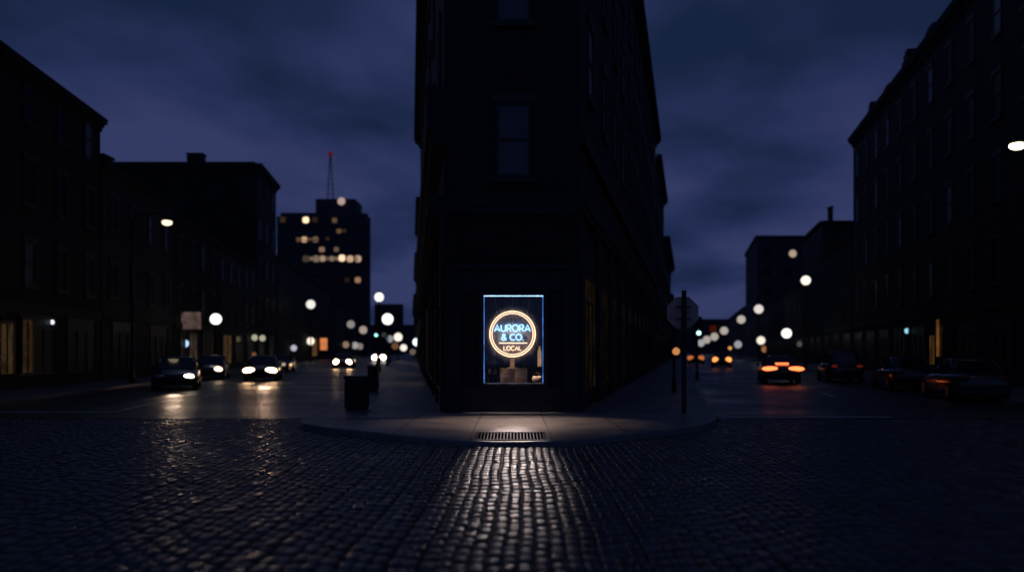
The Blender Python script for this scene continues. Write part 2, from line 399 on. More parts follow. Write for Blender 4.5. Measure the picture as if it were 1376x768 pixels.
# ---------------------------------------------------------------- buildings
WIN = {}
def win_meshes(w, h, pane='pane', style='sash'):
    key = (round(w, 2), round(h, 2), pane, style)
    if key in WIN: return WIN[key]
    f = .07; bm = bmesh.new()
    box(bm, -w / 2, -w / 2 + f, -.06, .02, 0, h); box(bm, w / 2 - f, w / 2, -.06, .02, 0, h)
    box(bm, -w / 2 + f, w / 2 - f, -.06, .02, h - f, h); box(bm, -w / 2 + f, w / 2 - f, -.06, .02, 0, f)
    if style == 'sash':
        box(bm, -w / 2 + f, w / 2 - f, -.05, .02, h * .5 - .03, h * .5 + .03)
        box(bm, -w / 2 - .12, w / 2 + .12, -.12, .02, -.14, -.003); box(bm, -w / 2 - .12, w / 2 + .12, -.09, .02, h + .003, h + .22)
    elif style == 'shop':
        for k in range(1, 3): box(bm, -w / 2 + w * k / 3 - .03, -w / 2 + w * k / 3 + .03, -.05, .02, f, h * .78 - .03)
        box(bm, -w / 2 + f, w / 2 - f, -.05, .02, h * .78 - .03, h * .78 + .03)
    me = bpy.data.meshes.new('window'); bmesh.ops.recalc_face_normals(bm, faces=bm.faces); bm.to_mesh(me); bm.free(); me.materials.append(M['frame'])
    bm = bmesh.new(); vs = [bm.verts.new(p) for p in ((-w / 2 + f, -.015, f), (w / 2 - f, -.015, f), (w / 2 - f, -.015, h - f), (-w / 2 + f, -.015, h - f))]; bm.faces.new(vs)
    pm = bpy.data.meshes.new('pane'); bm.to_mesh(pm); bm.free(); pm.materials.append(M[pane])
    WIN[key] = (me, pm); return WIN[key]
def put_window(par, p, rz, w, h, pane='pane', style='sash', name='window', label=None):
    me, pm = win_meshes(w, h, pane, style)
    o = link(name, me, par, Vector(p) - Vector(par['base']), rz)
    q = bpy.data.objects.new('pane', pm); C.objects.link(q); q.parent = o
    if label: o['label'] = label
    return o
def wall_dirs(P0, P1, inward):
    P0 = Vector((*P0, 0)); P1 = Vector((*P1, 0)); d = (P1 - P0).normalized(); n = Vector((-d.y, d.x, 0))
    if n.dot(Vector((*inward, 0)) - P0) > 0: n = -n
    return P0, d, n, (P1 - P0).length
def cornice(bm, P, d, n, L, z, s=1.0, dent=True, e0=0, e1=0):
    """stepped moulding standing on the wall head: z is its top"""
    for (t, a, b) in ((.14, -.75, -.52), (.26, -.52, -.34), (.44, -.34, -.12), (.5, -.12, 0)):
        obox(bm, P, d, n, -e0 * t * s, L + e1 * t * s, .002, t * s, z + a * s, z + b * s)
    if dent:
        k = max(4, min(70, int(L / .8)))
        for i in range(k):
            c = L * (i + .5) / k; obox(bm, P, d, n, c - .12, c + .12, .26 * s + .002, .38 * s, z - .50 * s, z - .345 * s)
def facade(par, P0, P1, inward, z0, floors, fh, bay, w, h, sill=.9, skip=(), first=0, shop=None, panes=('pane',), lit=None, maxn=60):
    P, d, n, L = wall_dirs(P0, P1, inward); rz = math.atan2(n.x, -n.y)
    nb = max(1, int(L // bay)); cnt = 0
    for fl in range(first, floors):
        for b in range(nb):
            if cnt >= maxn: return
            c = P + d * (L * (b + .5) / nb); z = z0 + fl * fh + sill
            put_window(par, (c.x, c.y, z), rz, w, h, random.choice(panes)); cnt += 1
    if shop:
        ns = max(1, int(L // shop[0]))
        for b in range(min(ns, 14)):
            c = P + d * (L * (b + .5) / ns)
            put_window(par, (c.x, c.y, PV + .55), rz, shop[1], shop[2], shop[3] if len(shop) > 3 else 'pane', 'shop', 'shop_window')
def add_parapet_band(bm, P, d, n, L, z): obox(bm, P, d, n, 0, L, .002, .10, z - .22, z + .22)

def building(name, label, cat, quad, zt, mat, street, floors, fh, bay=3.0, win=(1.1, 1.9), corn=1.0, shop=(4.2, 3.4, 2.6), ends=(), group=None, panes=('pane',), chim=(), e=(0, 0), maxn=60, first=1):
    """quad: four footprint corners; street: list of edges (i, j) with windows and cornice; ends: edges with cornice only"""
    cx = sum(p[0] for p in quad) / 4; cy = sum(p[1] for p in quad) / 4
    t = empty(name, (cx, cy, PV - .1)); tag(t, label, cat, group)
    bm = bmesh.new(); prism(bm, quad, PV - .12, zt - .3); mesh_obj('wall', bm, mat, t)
    s = .985; rq = [(cx + (x - cx) * s, cy + (y - cy) * s) for x, y in quad]
    bm = bmesh.new(); prism(bm, rq, zt - .295, zt - .1); rf = mesh_obj('roof', bm, M['roof'], t)
    bm = bmesh.new(); bc = bmesh.new(); any_b = False
    for (i, j) in list(street) + list(ends):
        P, d, n, L = wall_dirs(quad[i], quad[j], (cx, cy)); cornice(bm, P, d, n, L, zt, corn, True, *e)
        if (i, j) in street and fh: add_parapet_band(bc, P, d, n, L, PV + fh * .98); any_b = True
    mesh_obj('cornice', bm, M['stone'], t)
    if any_b: mesh_obj('belt_course', bc, M['stone'], t)
    else: bc.free()
    for (i, j) in street:
        if floors: facade(t, quad[i], quad[j], (cx, cy), PV, floors, fh, bay, *win, shop=shop, first=first, panes=panes, maxn=maxn)
    for k, (px_, py_, w_, h_) in enumerate(chim):
        bm = bmesh.new(); box(bm, px_ - w_ / 2, px_ + w_ / 2, py_ - .5, py_ + .5, zt - .1, zt + h_); box(bm, px_ - w_ / 2 - .08, px_ + w_ / 2 + .08, py_ - .58, py_ + .58, zt + h_, zt + h_ + .15)
        o = mesh_obj('chimney', bm, mat, t)
    return t

def Lq(y0, y1, dep): return [(on(LW, y0), y0), (on(LW, y1), y1), (on(LW, y1) - dep, y1), (on(LW, y0) - dep, y0)]
def Rq(y0, y1, dep): return [(on(RW, y0), y0), (on(RW, y1), y1), (on(RW, y1) + dep, y1), (on(RW, y0) + dep, y0)]
ST = [(0, 1)]
# tower street, far side (front to back)
building('brick_terrace', 'tall dark brick building whose roofline slopes down to the parked cars of the tower street', 'building', Lq(14, 41.6, 16), 13.75, M['brick'], ST, 4, 3.45, 2.9, (1.0, 1.9), .8, ends=[(0, 3), (1, 2)], panes=('pane', 'pane', 'pane2'))
building('shop_building', 'low shop building directly behind the dark brick terrace, with a square parapet stub', 'building', Lq(41.8, 54, 18), 11.6, M['render'], ST, 3, 3.6, 2.6, (1.0, 1.8), .5, panes=('pane', 'pane2'), chim=[(on(LW, 42.9) + -.9, 42.9, 1.6, .45)])
building('shop_building', 'low narrow shop building beside the lit pinkish sign', 'building', Lq(54.2, 66, 18), 10.8, M['brick2'], ST, 3, 3.4, 2.8, (1.1, 1.8), .5, panes=('pane', 'pane2'))
building('shop_building', 'low shop building between the pinkish sign and the tall block with a chimney', 'building', Lq(66.2, 81.8, 16), 10.4, M['render'], ST, 3, 3.3, 3.0, (1.1, 1.8), .5, panes=('pane', 'pane2'))
building('corner_block', 'tall dark block with a flat roof, one chimney and a deep street cornice', 'building', Lq(82, 93.5, 15), 21.0, M['brick2'], ST, 5, 4.1, 3.0, (1.1, 2.1), 1.1, ends=[(0, 3)], panes=('pane', 'pane2'), e=(0, 0), chim=[(-32.9, 83, 1.6, 1.0)])
building('shop_terrace', 'low dark terrace running in front of the lit office tower', 'building', Lq(93.8, 152, 16), 13.0, M['brick'], ST, 3, 4.0, 4.0, (1.2, 2.0), .7, maxn=24)
building('shop_terrace', 'farther low terrace of the tower street, beneath the office tower', 'building', Lq(152.4, 226, 16), 11.5, M['brick2'], ST, 3, 3.6, 6.0, (1.2, 1.9), .7, maxn=24)
building('office_block', 'small dark block far down the tower street, just past the office tower', 'building', [(-45, 330), (-49.5, 360), (-62, 360), (-57, 330)], 20.8, M['concrete'], [(0, 3)], 5, 3.8, 3, (1.6, 1.8), .5, shop=None, maxn=16)
building('low_block', 'long low block closing the view at the end of the tower street', 'building', [(-42, 430), (-42, 450), (-80, 450), (-80, 430)], 15.5, M['concrete'], [(0, 3)], 3, 4, 6, (1.8, 1.8), .6, shop=None, maxn=12)
# sign street, far side
D = building('cornice_building', 'massive dark building with a ragged cornice rising at the edge of the sign street', 'building', Rq(22, 70.5, 20), 20.4, M['brick2'], ST, 5, 3.9, 3.4, (1.1, 2.1), 1.0, ends=[(1, 2), (0, 3)], panes=('pane', 'pane', 'pane2'))
P, d, n, L = wall_dirs((on(RW, 22), 22), (on(RW, 70.5), 70.5), (40, 50))
bm = bmesh.new()
for k, (a, w_, h_) in enumerate(((3, 2.2, 1.3), (9.5, 1.4, 1.8), (15, 3.0, 1.2), (22, 1.2, 2.0), (27.5, 2.2, 1.2), (33, 1.4, 1.7), (38.5, 2.4, 1.1), (44, 1.2, 1.5), (47.8, 1.0, 1.0))):
    c = P + d * a - n * .45
    obox(bm, c, d, n, -w_ / 2, w_ / 2, -.6, .35, 20.41, 20.4 + h_ * .6)
    obox(bm, c, d, n, -w_ / 2 + .25, w_ / 2 - .25, -.6, .3, 20.4 + h_ * .6, 20.4 + h_ * .85)
    obox(bm, c, d, n, -w_ / 4, w_ / 4, -.6, .25, 20.4 + h_ * .85, 20.4 + h_)
mesh_obj('roof_ornament', bm, M['stone'], D)
building('shop_building', 'low building tucked behind the ragged cornice building', 'building', Rq(70.8, 86.5, 18), 12.0, M['brick'], ST, 3, 3.8, 3, (1.1, 1.9), .6)
building('shop_building', 'stepped dark building with a thin roof finial beyond the ragged cornice building', 'building', Rq(86.7, 101, 18), 15.8, M['render'], ST, 4, 3.8, 3, (1.1, 1.9), .6, ends=[(0, 3)], chim=[(on(RW, 87.5) + 1.2, 88, .22, 1.6)])
building('shop_terrace', 'low row of shops between the stepped building and the flat grey block', 'building', Rq(101.3, 168.5, 16), 10.5, M['brick2'], ST, 2, 4.6, 5, (1.2, 2), .6)
D3 = building('office_block', 'flat-roofed dark block with one lit upper window far along the sign street', 'building', Rq(169, 203, 22), 26.0, M['concrete'], [(0, 1), (0, 3)], 6, 4.1, 4.2, (1.5, 1.8), .8, shop=None, maxn=24)
building('shop_terrace', 'low far terrace at the end of the sign street', 'building', Rq(203.5, 300, 16), 13.0, M['brick'], ST, 3, 4, 7, (1.2, 1.9), .6, maxn=20)
building('low_block', 'long low block closing the view at the end of the sign street', 'building', [(90, 430), (132, 430), (132, 450), (90, 450)], 18.5, M['concrete'], [(0, 1)], 3, 4, 6, (1.8, 1.8), .6, shop=None, maxn=12)

# ---- the corner block with the neon window
FY = 20.9; X0, X1 = -1.78, 1.76; ZR = 20.3; ROOM = 25.0
A0 = (on(FW, FY), FY); B0 = (on(QW, FY), FY); A1 = (on(FW, 70), 70); B1 = (on(QW, 70), 70)
t = empty('wedge_building', (0, 45, PV - .1)); tag(t, 'dark wedge-shaped corner building with the neon window in its narrow end', 'building')
G = 3.95
wl, wr, wb, wt = -.74, .82, .87, 3.18              # the opening
bm = bmesh.new()
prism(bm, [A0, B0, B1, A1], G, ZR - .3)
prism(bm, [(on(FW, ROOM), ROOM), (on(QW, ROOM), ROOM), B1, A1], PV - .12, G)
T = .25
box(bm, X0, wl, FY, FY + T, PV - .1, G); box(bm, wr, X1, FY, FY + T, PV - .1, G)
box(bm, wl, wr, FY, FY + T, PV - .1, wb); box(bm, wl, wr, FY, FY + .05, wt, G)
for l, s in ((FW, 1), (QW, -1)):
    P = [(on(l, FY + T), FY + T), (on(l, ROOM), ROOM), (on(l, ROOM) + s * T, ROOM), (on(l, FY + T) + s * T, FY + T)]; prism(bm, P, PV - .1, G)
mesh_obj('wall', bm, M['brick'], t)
bm = bmesh.new(); prism(bm, [(A0[0] + .2, FY + .3), (B0[0] - .2, FY + .3), (B1[0] - .3, 69.7), (A1[0] + .3, 69.7)], ZR - .295, ZR - .1); mesh_obj('roof', bm, M['roof'], t)
PL, dL, nL, LL = wall_dirs(A0, A1, (0, 45)); PR, dR, nR, LR = wall_dirs(B0, B1, (0, 45)); PF, dF, nF, LF = wall_dirs(A0, B0, (0, 45))
bm = bmesh.new()
cornice(bm, PL, dL, nL, LL, ZR, 1.15, True, 0, 0); cornice(bm, PR, dR, nR, LR, ZR, 1.0, True, 0, 0); cornice(bm, PF, dF, nF, LF, ZR, 1.05, False, 1, 1)
mesh_obj('cornice', bm, M['stone'], t)
# first-floor stone bands (step out past the left flank as in the silhouette)
bm = bmesh.new()
for P, d, n, L, s in ((PL, dL, nL, LL, 1.0), (PF, dF, nF, LF, .35), (PR, dR, nR, LR, .5)):
    obox(bm, P, d, n, 0, L, .002, .42 * s, 5.5, 5.82); obox(bm, P, d, n, 0, L, .003, .3 * s, 5.3, 5.499)
    if s != .35:
        obox(bm, P, d, n, 0, L, .002, .34 * s, 7.15, 7.549)
    if s == 1: obox(bm, P, d, n, 0, L, .003, .46 * s, 7.55, 8.68)
mesh_obj('belt_course', bm, M['stone'], t)
# pilasters on the front corners and flanks
for a, b in ((0, .42), (LF - .42, LF)):
    bm = bmesh.new(); obox(bm, PF, dF, nF, a, b, .002, .07, PV - .02, 3.92); obox(bm, PF, dF, nF, a - .03, b + .03, .002, .11, PV - .03, .55); mesh_obj('pilaster', bm, M['stone'], t)
for P, d, n, L in ((PR, dR, nR, LR), (PL, dL, nL, LL)):
    for k in range(12): bm = bmesh.new(); obox(bm, P, d, n, 4.0 * k + .02, 4.0 * k + .5, .002, .1, PV - .02, 5.28); mesh_obj('pilaster', bm, M['stone'], t)
bm = bmesh.new(); obox(bm, PF, dF, nF, .42, LF - .42, .002, .06, 3.32, 3.86); obox(bm, PF, dF, nF, .3, LF - .3, .062, .2, 3.86, 3.98)
mesh_obj('shop_fascia', bm, M['shopwood'], t)
bm = bmesh.new()
obox(bm, PF, dF, nF, .45, LF - .45, .002, .03, PV, .78)
for k in range(3): c = .62 + k * .78; obox(bm, PF, dF, nF, c, c + .62, .031, .05, .25, .68)
mesh_obj('stall_riser', bm, M['shopwood'], t)
bm = bmesh.new()
for (a, b, c, d_) in ((wl - .13, wl - .03, wb - .1, wt + .12), (wr + .03, wr + .13, wb - .1, wt + .12), (wl - .03, wr + .03, wt + .03, wt + .12), (wl - .03, wr + .03, wb - .1, wb - .03)): box(bm, a, b, FY - .07, FY + .05 - .06, c, d_)
mesh_obj('shop_window_frame', bm, M['shopwood'], t)
bm = bmesh.new(); box(bm, wl + .001, wr - .001, FY + .05, FY + .062, wb + .001, wt - .001); mesh_obj('shop_window_glass', bm, M['glass'], t)
# light strips round the opening
M['strip_top'] = emis('light_strip_blue', (.32, .60, 1), 3.0, .35, 9)
M['strip_side'] = emis('light_strip_side', (.10, .30, 1), .95, .55, 5)
M['strip_low'] = emis('light_strip_low', (.35, .42, .6), .22, .7, 7)
for a, b, c, d_, m in ((wl, wr, wt - .020, wt, 'strip_top'), (wl, wl + .016, wb + .02, wt - .022, 'strip_side'), (wr - .016, wr, wb + .02, wt - .022, 'strip_side'), (wl, wr, wb, wb + .012, 'strip_low')):
    bm = bmesh.new(); box(bm, a + .002, b - .002, FY + .01, FY + .045, c + .001, d_ - .001); mesh_obj('light_strip', bm, M[m], t)
# interior of the display
M['in_wall'] = pbr('display_back_curtain', (.030, .048, .085), .8, scale=4)
M['in_floor'] = pbr('display_floor', (.06, .05, .045), .6, scale=4)
IY = 22.6
bm = bmesh.new(); pts = []
for i in range(81):
    x = -1.45 + 3.0 * i / 80; pts.append((x, IY + .035 * math.sin(i * 1.9) + .012 * math.sin(i * .7)))
a = [bm.verts.new((x, y, wb - .05)) for x, y in pts]; b = [bm.verts.new((x, y, G - .05)) for x, y in pts]
for i in range(80): bm.faces.new((a[i], a[i + 1], b[i + 1], b[i]))
mesh_obj('display_curtain', bm, M['in_wall'], t, smooth=True)
bm = bmesh.new(); box(bm, X0 + .27, X1 - .27, FY + T + .002, IY + .3, wb - .08, wb - .02); mesh_obj('display_floor', bm, M['in_floor'], t)
# front windows over the shop
for z in (6.28, 10.34, 14.4):
    h = 1.95; me, pm = win_meshes(.92, h, 'pane2', 'sash')
    put_window(t, (.04, FY, z), 0, .92, h, 'pane2', label='tall narrow sash window over the neon shop')
rzR = math.atan2(nR.x, -nR.y); rzL = math.atan2(nL.x, -nL.y)
for fl in range(3):
    for k in range(11):
        c = PR + dR * (2.25 + 4.0 * k + .0); put_window(t, (c.x, c.y, 8.95 + fl * 3.8), rzR, 1.2, 2.1, 'pane' if k % 3 else 'pane2')
    for k in range(7):
        c = PL + dL * (2.25 + 6.0 * k); put_window(t, (c.x, c.y, 8.95 + fl * 3.8), rzL, 1.2, 2.1)
M['dim_shop'] = emis('dim_shop_interior', (1, .62, .28), .006, .9, 1.5)
M['dim_shop2'] = emis('warm_shop_interior', (1, .66, .38), .5, .6, 1.2)
M['dim_shop3'] = emis('faint_shop_interior', (1, .7, .4), .003, .9, 1.2)
for k in range(10):
    c = PR + dR * (2.25 + 4.0 * k); put_window(t, (c.x, c.y, .6), rzR, 2.8, 3.2, 'dim_shop' if k == 0 else 'dim_shop3' if k in (1, 3) else 'pane', 'shop', 'shop_window')
    c = PL + dL * (2.25 + 4.0 * k); put_window(t, (c.x, c.y, .6), rzL, 2.8, 3.2, 'dim_shop2' if k in (4, 8) else 'dim_shop3' if k in (1,) else 'pane', 'shop', 'shop_window')
# blocks behind it
def Wq(y0, y1, l0=0, r0=0): return [(on(FW, y0) + l0, y0), (on(FW, y1) + l0, y1), (on(QW, y1) + r0, y1), (on(QW, y0) + r0, y0)]
def split(y0, y1, f):
    q = Wq(y0, y1); m0 = q[0][0] + (q[3][0] - q[0][0]) * f; m1 = q[1][0] + (q[2][0] - q[1][0]) * f
    return [q[0], q[1], (m1 - .1, y1), (m0 - .1, y0)], [(m0 + .1, y0), (m1 + .1, y1), q[2], q[3]]
l, r = split(71, 93, .5)
building('row_house', 'second building of the corner block on its tower-street flank', 'building', l, 15.4, M['render'], [(0, 1)], 4, 3.8, 4, (1.1, 2), .8, maxn=18)
building('row_house', 'second building of the corner block on its sign-street flank', 'building', r, 19.2, M['brick2'], [(2, 3)], 5, 3.8, 4, (1.1, 2), 1.0, maxn=30)
l, r = split(94, 130, .5)
building('row_house', 'third building of the corner block on its tower-street flank, lower than its neighbour', 'building', l, 13.3, M['brick'], [(0, 1)], 3, 3.8, 4, (1.1, 2), .8, maxn=18)
building('row_house', 'third building of the corner block on its sign-street flank, lower than its neighbour', 'building', r, 15.2, M['render'], [(2, 3)], 4, 3.8, 4, (1.1, 2), 1.4, maxn=30)
building('row_house', 'far end of the corner block where both streets run out', 'building', Wq(131, 210), 11.0, M['brick2'], [(0, 1), (2, 3)], 3, 3.6, 7, (1.2, 2), .8, maxn=22)

# ---- office tower
TY = 232
tw = empty('office_tower', (-54, TY + 12, 0)); tag(tw, 'grey office tower with scattered lit windows, a roof box and a red-tipped mast', 'office tower')
xa, xb = at(372, 0, TY).x, at(497, 0, TY).x; ztw = at(0, 285, TY).z
bm = bmesh.new(); rc = 2.6
fp = [(xa, TY), (xb - rc, TY), (xb - rc * .3, TY + rc * .3), (xb - .25, TY + rc), (xb + at(0,0,TY).x * 0 - (at(499, 0, TY).x - at(499, 0, TY + 24).x), TY + 24), (xa, TY + 24)]
prism(bm, fp, 0, ztw - 1.2); mesh_obj('wall', bm, M['concrete'], tw)
bm = bmesh.new(); prism(bm, [(x + (.8 if x == xa else -.8), y + (.8 if y < TY + 20 else -.8)) for x, y in fp], ztw - 1.19, ztw); mesh_obj('roof', bm, M['concrete'], tw)
bm = bmesh.new(); pa, pb = at(424, 0, TY + 6).x, at(477, 0, TY + 6).x; box(bm, pa, pb, TY + 6, TY + 17, ztw + .002, at(0, 267, TY + 6).z); mesh_obj('roof_box', bm, M['concrete'], tw)
mp = at(444, 207, TY + 9); bm = bmesh.new()
for s in (-1, 1): tube(bm, [(mp.x + s * .9, mp.y, at(0, 268, TY + 9).z - .3), (mp.x + s * .12, mp.y, mp.z - .4)], .16, 6)
for k in range(9):
    f = k / 9; z = at(0, 268, TY + 9).z + (mp.z - at(0, 268, TY + 9).z) * f; w_ = .9 - .78 * f
    tube(bm, [(mp.x - w_, mp.y, z), (mp.x + w_, mp.y, z)], .09, 5)
mesh_obj('mast', bm, M['metal'], tw)
bm = bmesh.new(); ball(bm, mp, .8); mesh_obj('warning_light', bm, emis('mast_red', (1, .10, .22), .07), tw)
bm = bmesh.new()
for k in range(1, 11):
    z = ztw - 1.2 - k * 3.45; box(bm, xa + .2, xb - rc, TY - .12, TY - .002, z - .2, z)
mesh_obj('floor_band', bm, M['stone'], tw)
litw = [(411, 295.4, 9.5, (1, .72, .42), 1.5), (380, 295, 9, (1, .62, .35), .03), (423, 295, 9, (1, .6, .35), .02), (449.6, 296, 8, (1, .6, .36), .10), (455.6, 310, 8, (1, .55, .3), .11), (463, 310, 6, (.7, .7, .5), .03),
        (409, 321.7, 9, (1, .62, .36), .55), (401, 322, 7, (1, .55, .3), .12), (424, 321.7, 9, (1, .6, .38), .14), (432.5, 335.5, 9, (1, .6, .4), .22), (452, 335, 8, (1, .6, .38), .12),
        (411, 347.5, 10, (1, .75, .6), .05), (425, 347.5, 10, (1, .7, .52), .18), (433.5, 347.3, 9, (1, .68, .5), .34), (446, 347.3, 8, (1, .7, .52), .2), (459.5, 346.6, 10, (1, .73, .47), 1.15), (470.5, 347.6, 10, (1, .66, .43), .55), (486, 347.6, 10, (1, .68, .48), .5), (478, 348, 6, (1, .6, .4), .1), (486.7, 376, 9, (1, .55, .3), .3), (440, 321, 6, (1, .6, .4), .03), (466, 376, 8, (1, .6, .4), .015)]
for k, (px, py, dd, col, s) in enumerate(litw):
    p = at(px, py, TY); w_ = max(.8, (dd - 1.2)) * TY / F; yoff = -.05
    if p.x > xb - rc - .5: p.x = xb - rc - .9
    bm = bmesh.new(); lathe(bm, [(.001, -.06), (w_ * .56, -.06), (w_ * .56, -.02), (.001, -.02)], 20, 'y', p.x, TY, p.z)  # lit windows shaped as round discs to imitate lens blur
    box_ = mesh_obj('window', bm, emis('tower_window_%d' % k, col, s), tw)
    bm = bmesh.new(); e = .12
    for (a, b, c, d_) in ((-w_ / 2 - e, -w_ / 2, -w_ / 2, w_ / 2), (w_ / 2, w_ / 2 + e, -w_ / 2, w_ / 2), (-w_ / 2 - e, w_ / 2 + e, -w_ / 2 - e, -w_ / 2), (-w_ / 2 - e, w_ / 2 + e, w_ / 2, w_ / 2 + e)): box(bm, p.x + a, p.x + b, TY - .1, TY - .002, p.z + c, p.z + d_)
    fo = mesh_obj('window_frame', bm, M['frame'], tw); 
a_, b_ = at(414, 349.6, TY), at(489, 345, TY)
bm = bmesh.new(); box(bm, a_.x, b_.x - .6, TY - .018, TY - .006, a_.z, b_.z); mesh_obj('window_strip', bm, emis('tower_strip', (1, .62, .42), .16, .7, .25), tw)
a_, b_ = at(402, 323.6, TY), at(427, 319.8, TY)
bm = bmesh.new(); box(bm, a_.x, b_.x, TY - .018, TY - .006, a_.z, b_.z); mesh_obj('window_strip', bm, emis('tower_strip_dim', (1, .6, .4), .07, .7, .3), tw)
p = at(459, 270.5, TY + 6); bm = bmesh.new(); ball(bm, (p.x, p.y - .3, p.z), 1.15, .25, 1.15); mesh_obj('roof_floodlight', bm, emis('roof_flood', (1, .72, .62), .45), tw)
# the lit window of the flat grey block
for px, py, s, col in ((1065, 340.6, .42, (1, .78, .58)), (1092.6, 338.6, .05, (.8, .8, 1))):
    p = at(px, py, 169); bm = bmesh.new(); lathe(bm, [(.001, -.14), (.8, -.14), (.8, -.1), (.001, -.1)], 20, 'y', p.x, 169, p.z); mesh_obj('lit_window', bm, emis('block_window', col, s), D3)  # round panel imitates a lit window out of focus

# ---------------------------------------------------------------- neon window contents
def q(px, py, Y=21.25):            # photo point on the plane of the sign
    k = 20.9 / 1.0
    return Vector(((px - 688) * Y / F, Y, H + (470 - py) * Y / F))
SY = 21.25
ns = empty('neon_sign', q(688.7, 448.4)); tag(ns, 'round neon sign with double amber ring and blue lettering hanging in the window', 'neon sign')
M['amber'] = emis('amber_neon', (1, .60, .33), 3.0)
M['amber_in'] = emis('amber_neon_inner', (1, .60, .38), 2.6)
M['blue'] = emis('blue_neon', (.34, .64, 1), 2.2)
M['warm'] = emis('warm_neon', (1, .62, .38), 1.9)
px2m = SY / F
def ring_pts(r): 
    c = q(688.7, 448.4); return [(c.x + r * px2m * math.cos(a), c.y, c.z + r * px2m * math.sin(a)) for a in np.linspace(0, 2 * math.pi, 97)[:-1]]
for r, m, rad in ((30.4, 'amber', .0145), (27.6, 'amber_in', .012)):
    bm = bmesh.new(); tube(bm, ring_pts(r), rad, 8, True); mesh_obj('neon_ring', bm, M[m], ns, smooth=True)
def arcp(cx, cy, rx, ry, a0, a1, n=14): return [(cx + rx * math.cos(R(a)), cy + ry * math.sin(R(a))) for a in np.linspace(a0, a1, n)]
GL = {  # strokes in a box 0..w, 0..1
 'A': (.86, [[(0, 0), (.43, 1), (.86, 0)], [(.15, .32), (.71, .32)]]),
 'U': (.74, [[(0, 1), (0, .37)] + arcp(.37, .37, .37, .37, 180, 360) + [(.74, 1)]]),
 'R': (.66, [[(0, 0), (0, 1), (.36, 1)] + arcp(.36, .73, .27, .27, 90, -90) + [(0, .46)], [(.34, .46), (.66, 0)]]),
 'O': (.98, [arcp(.49, .5, .49, .5, 90, 450, 29)]),
 'C': (.84, [arcp(.49, .5, .49, .5, 48, 312, 24)]),
 'L': (.56, [[(0, 1), (0, 0), (.56, 0)]]),
 '.': (.06, [[(0, .0), (.06, .0), (.06, .05)]]),
 '&': (.80, [[(.80, 0), (.18, .66)] + arcp(.36, .79, .20, .20, 205, -35, 12) + [(.34, .5), (.12, .38)] + arcp(.30, .25, .29, .25, 140, 320, 14) + [(.74, .44)]]),
}
def lettering(text, px0, px1, py0, py1, mat, rad, name, gap=.2):
    ws = [GL[c][0] if c != ' ' else .3 for c in text]; tot = sum(ws) + gap * (len(text) - 1); h = py1 - py0; sx = (px1 - px0) / tot
    x = px0; bm = bmesh.new()
    for c, w_ in zip(text, ws):
        if c != ' ':
            for st in GL[c][1]: tube(bm, [q(x + a * sx, py1 - b * h, SY - .02) for a, b in st], rad, 6)
        x += (w_ + gap) * sx
    mesh_obj(name, bm, M[mat], ns, smooth=True)
lettering('AURORA', 664.6, 712.4, 436.2, 444.9, 'blue', .0205, 'name_lettering', .22)
lettering('& CO.', 674.2, 702.8, 448.8, 456.6, 'blue', .0195, 'company_lettering', .17)
lettering('LOCAL', 677, 700.4, 464.9, 470.2, 'warm', .0145, 'local_lettering', .2)
bm = bmesh.new(); tube(bm, [q(670.6, 460.6), q(708.4, 460.6)], .014, 8); mesh_obj('underline_tube', bm, M['amber_in'], ns)
def halo_mat():
    m, nt, out = newmat('halo_disc_film'); L = nt.links.new
    tr = N(nt, 'ShaderNodeBsdfTransparent'); df = N(nt, 'ShaderNodeBsdfDiffuse'); n1 = N(nt, 'ShaderNodeTexNoise'); n1.inputs['Scale'].default_value = 6
    mr = N(nt, 'ShaderNodeMapRange'); mr.inputs[3].default_value = .20; mr.inputs[4].default_value = .27; L(n1.outputs[0], mr.inputs[0])
    g = N(nt, 'ShaderNodeTexCoord'); dd = N(nt, 'ShaderNodeVectorMath', op='DISTANCE'); L(g.outputs['Object'], dd.inputs[0]); dd.inputs[1].default_value = tuple(q(688.7, 448.4))
    f = N(nt, 'ShaderNodeMapRange', interpolation_type='SMOOTHSTEP'); f.inputs[1].default_value = 27 * px2m; f.inputs[2].default_value = 41 * px2m; f.inputs[3].default_value = 1; f.inputs[4].default_value = 0; L(dd.outputs['Value'], f.inputs[0])  # disc thins out towards its rim so the halo fades
    mu = N(nt, 'ShaderNodeMath', op='MULTIPLY'); L(mr.outputs[0], mu.inputs[0]); L(f.outputs[0], mu.inputs[1]); mr = mu
    df.inputs[0].default_value = (.62, .60, .62, 1); mx = N(nt, 'ShaderNodeMixShader'); L(mr.outputs[0], mx.inputs[0]); L(tr.outputs[0], mx.inputs[1]); L(df.outputs[0], mx.inputs[2]); L(mx.outputs[0], out.inputs[0]); return m
c = q(688.7, 448.4); bm = bmesh.new(); lathe(bm, [(.001, .06), (41.5 * px2m, .06), (41.5 * px2m, .064), (.001, .064)], 64, 'y', c.x, c.y, c.z); mesh_obj('halo_disc', bm, halo_mat(), ns)  # disc added behind the tubes to catch a halo of their light
for (a, b, c_, d_) in ((664.5, 397.5, 669.5, 424.5), (688.5, 397.5, 688.7, 418.5), (713, 397.5, 707.5, 424.5)):
    bm = bmesh.new(); tube(bm, [q(a, b, SY - .0), q(c_, d_)], .005, 5); mesh_obj('hanging_cable', bm, M['lens_off'], ns)
bm = bmesh.new(); tube(bm, [q(688.7, 418.5, SY + .03), q(688.7, 436, SY + .03)], .004, 5); mesh_obj('power_cord', bm, M['lens_off'], ns)

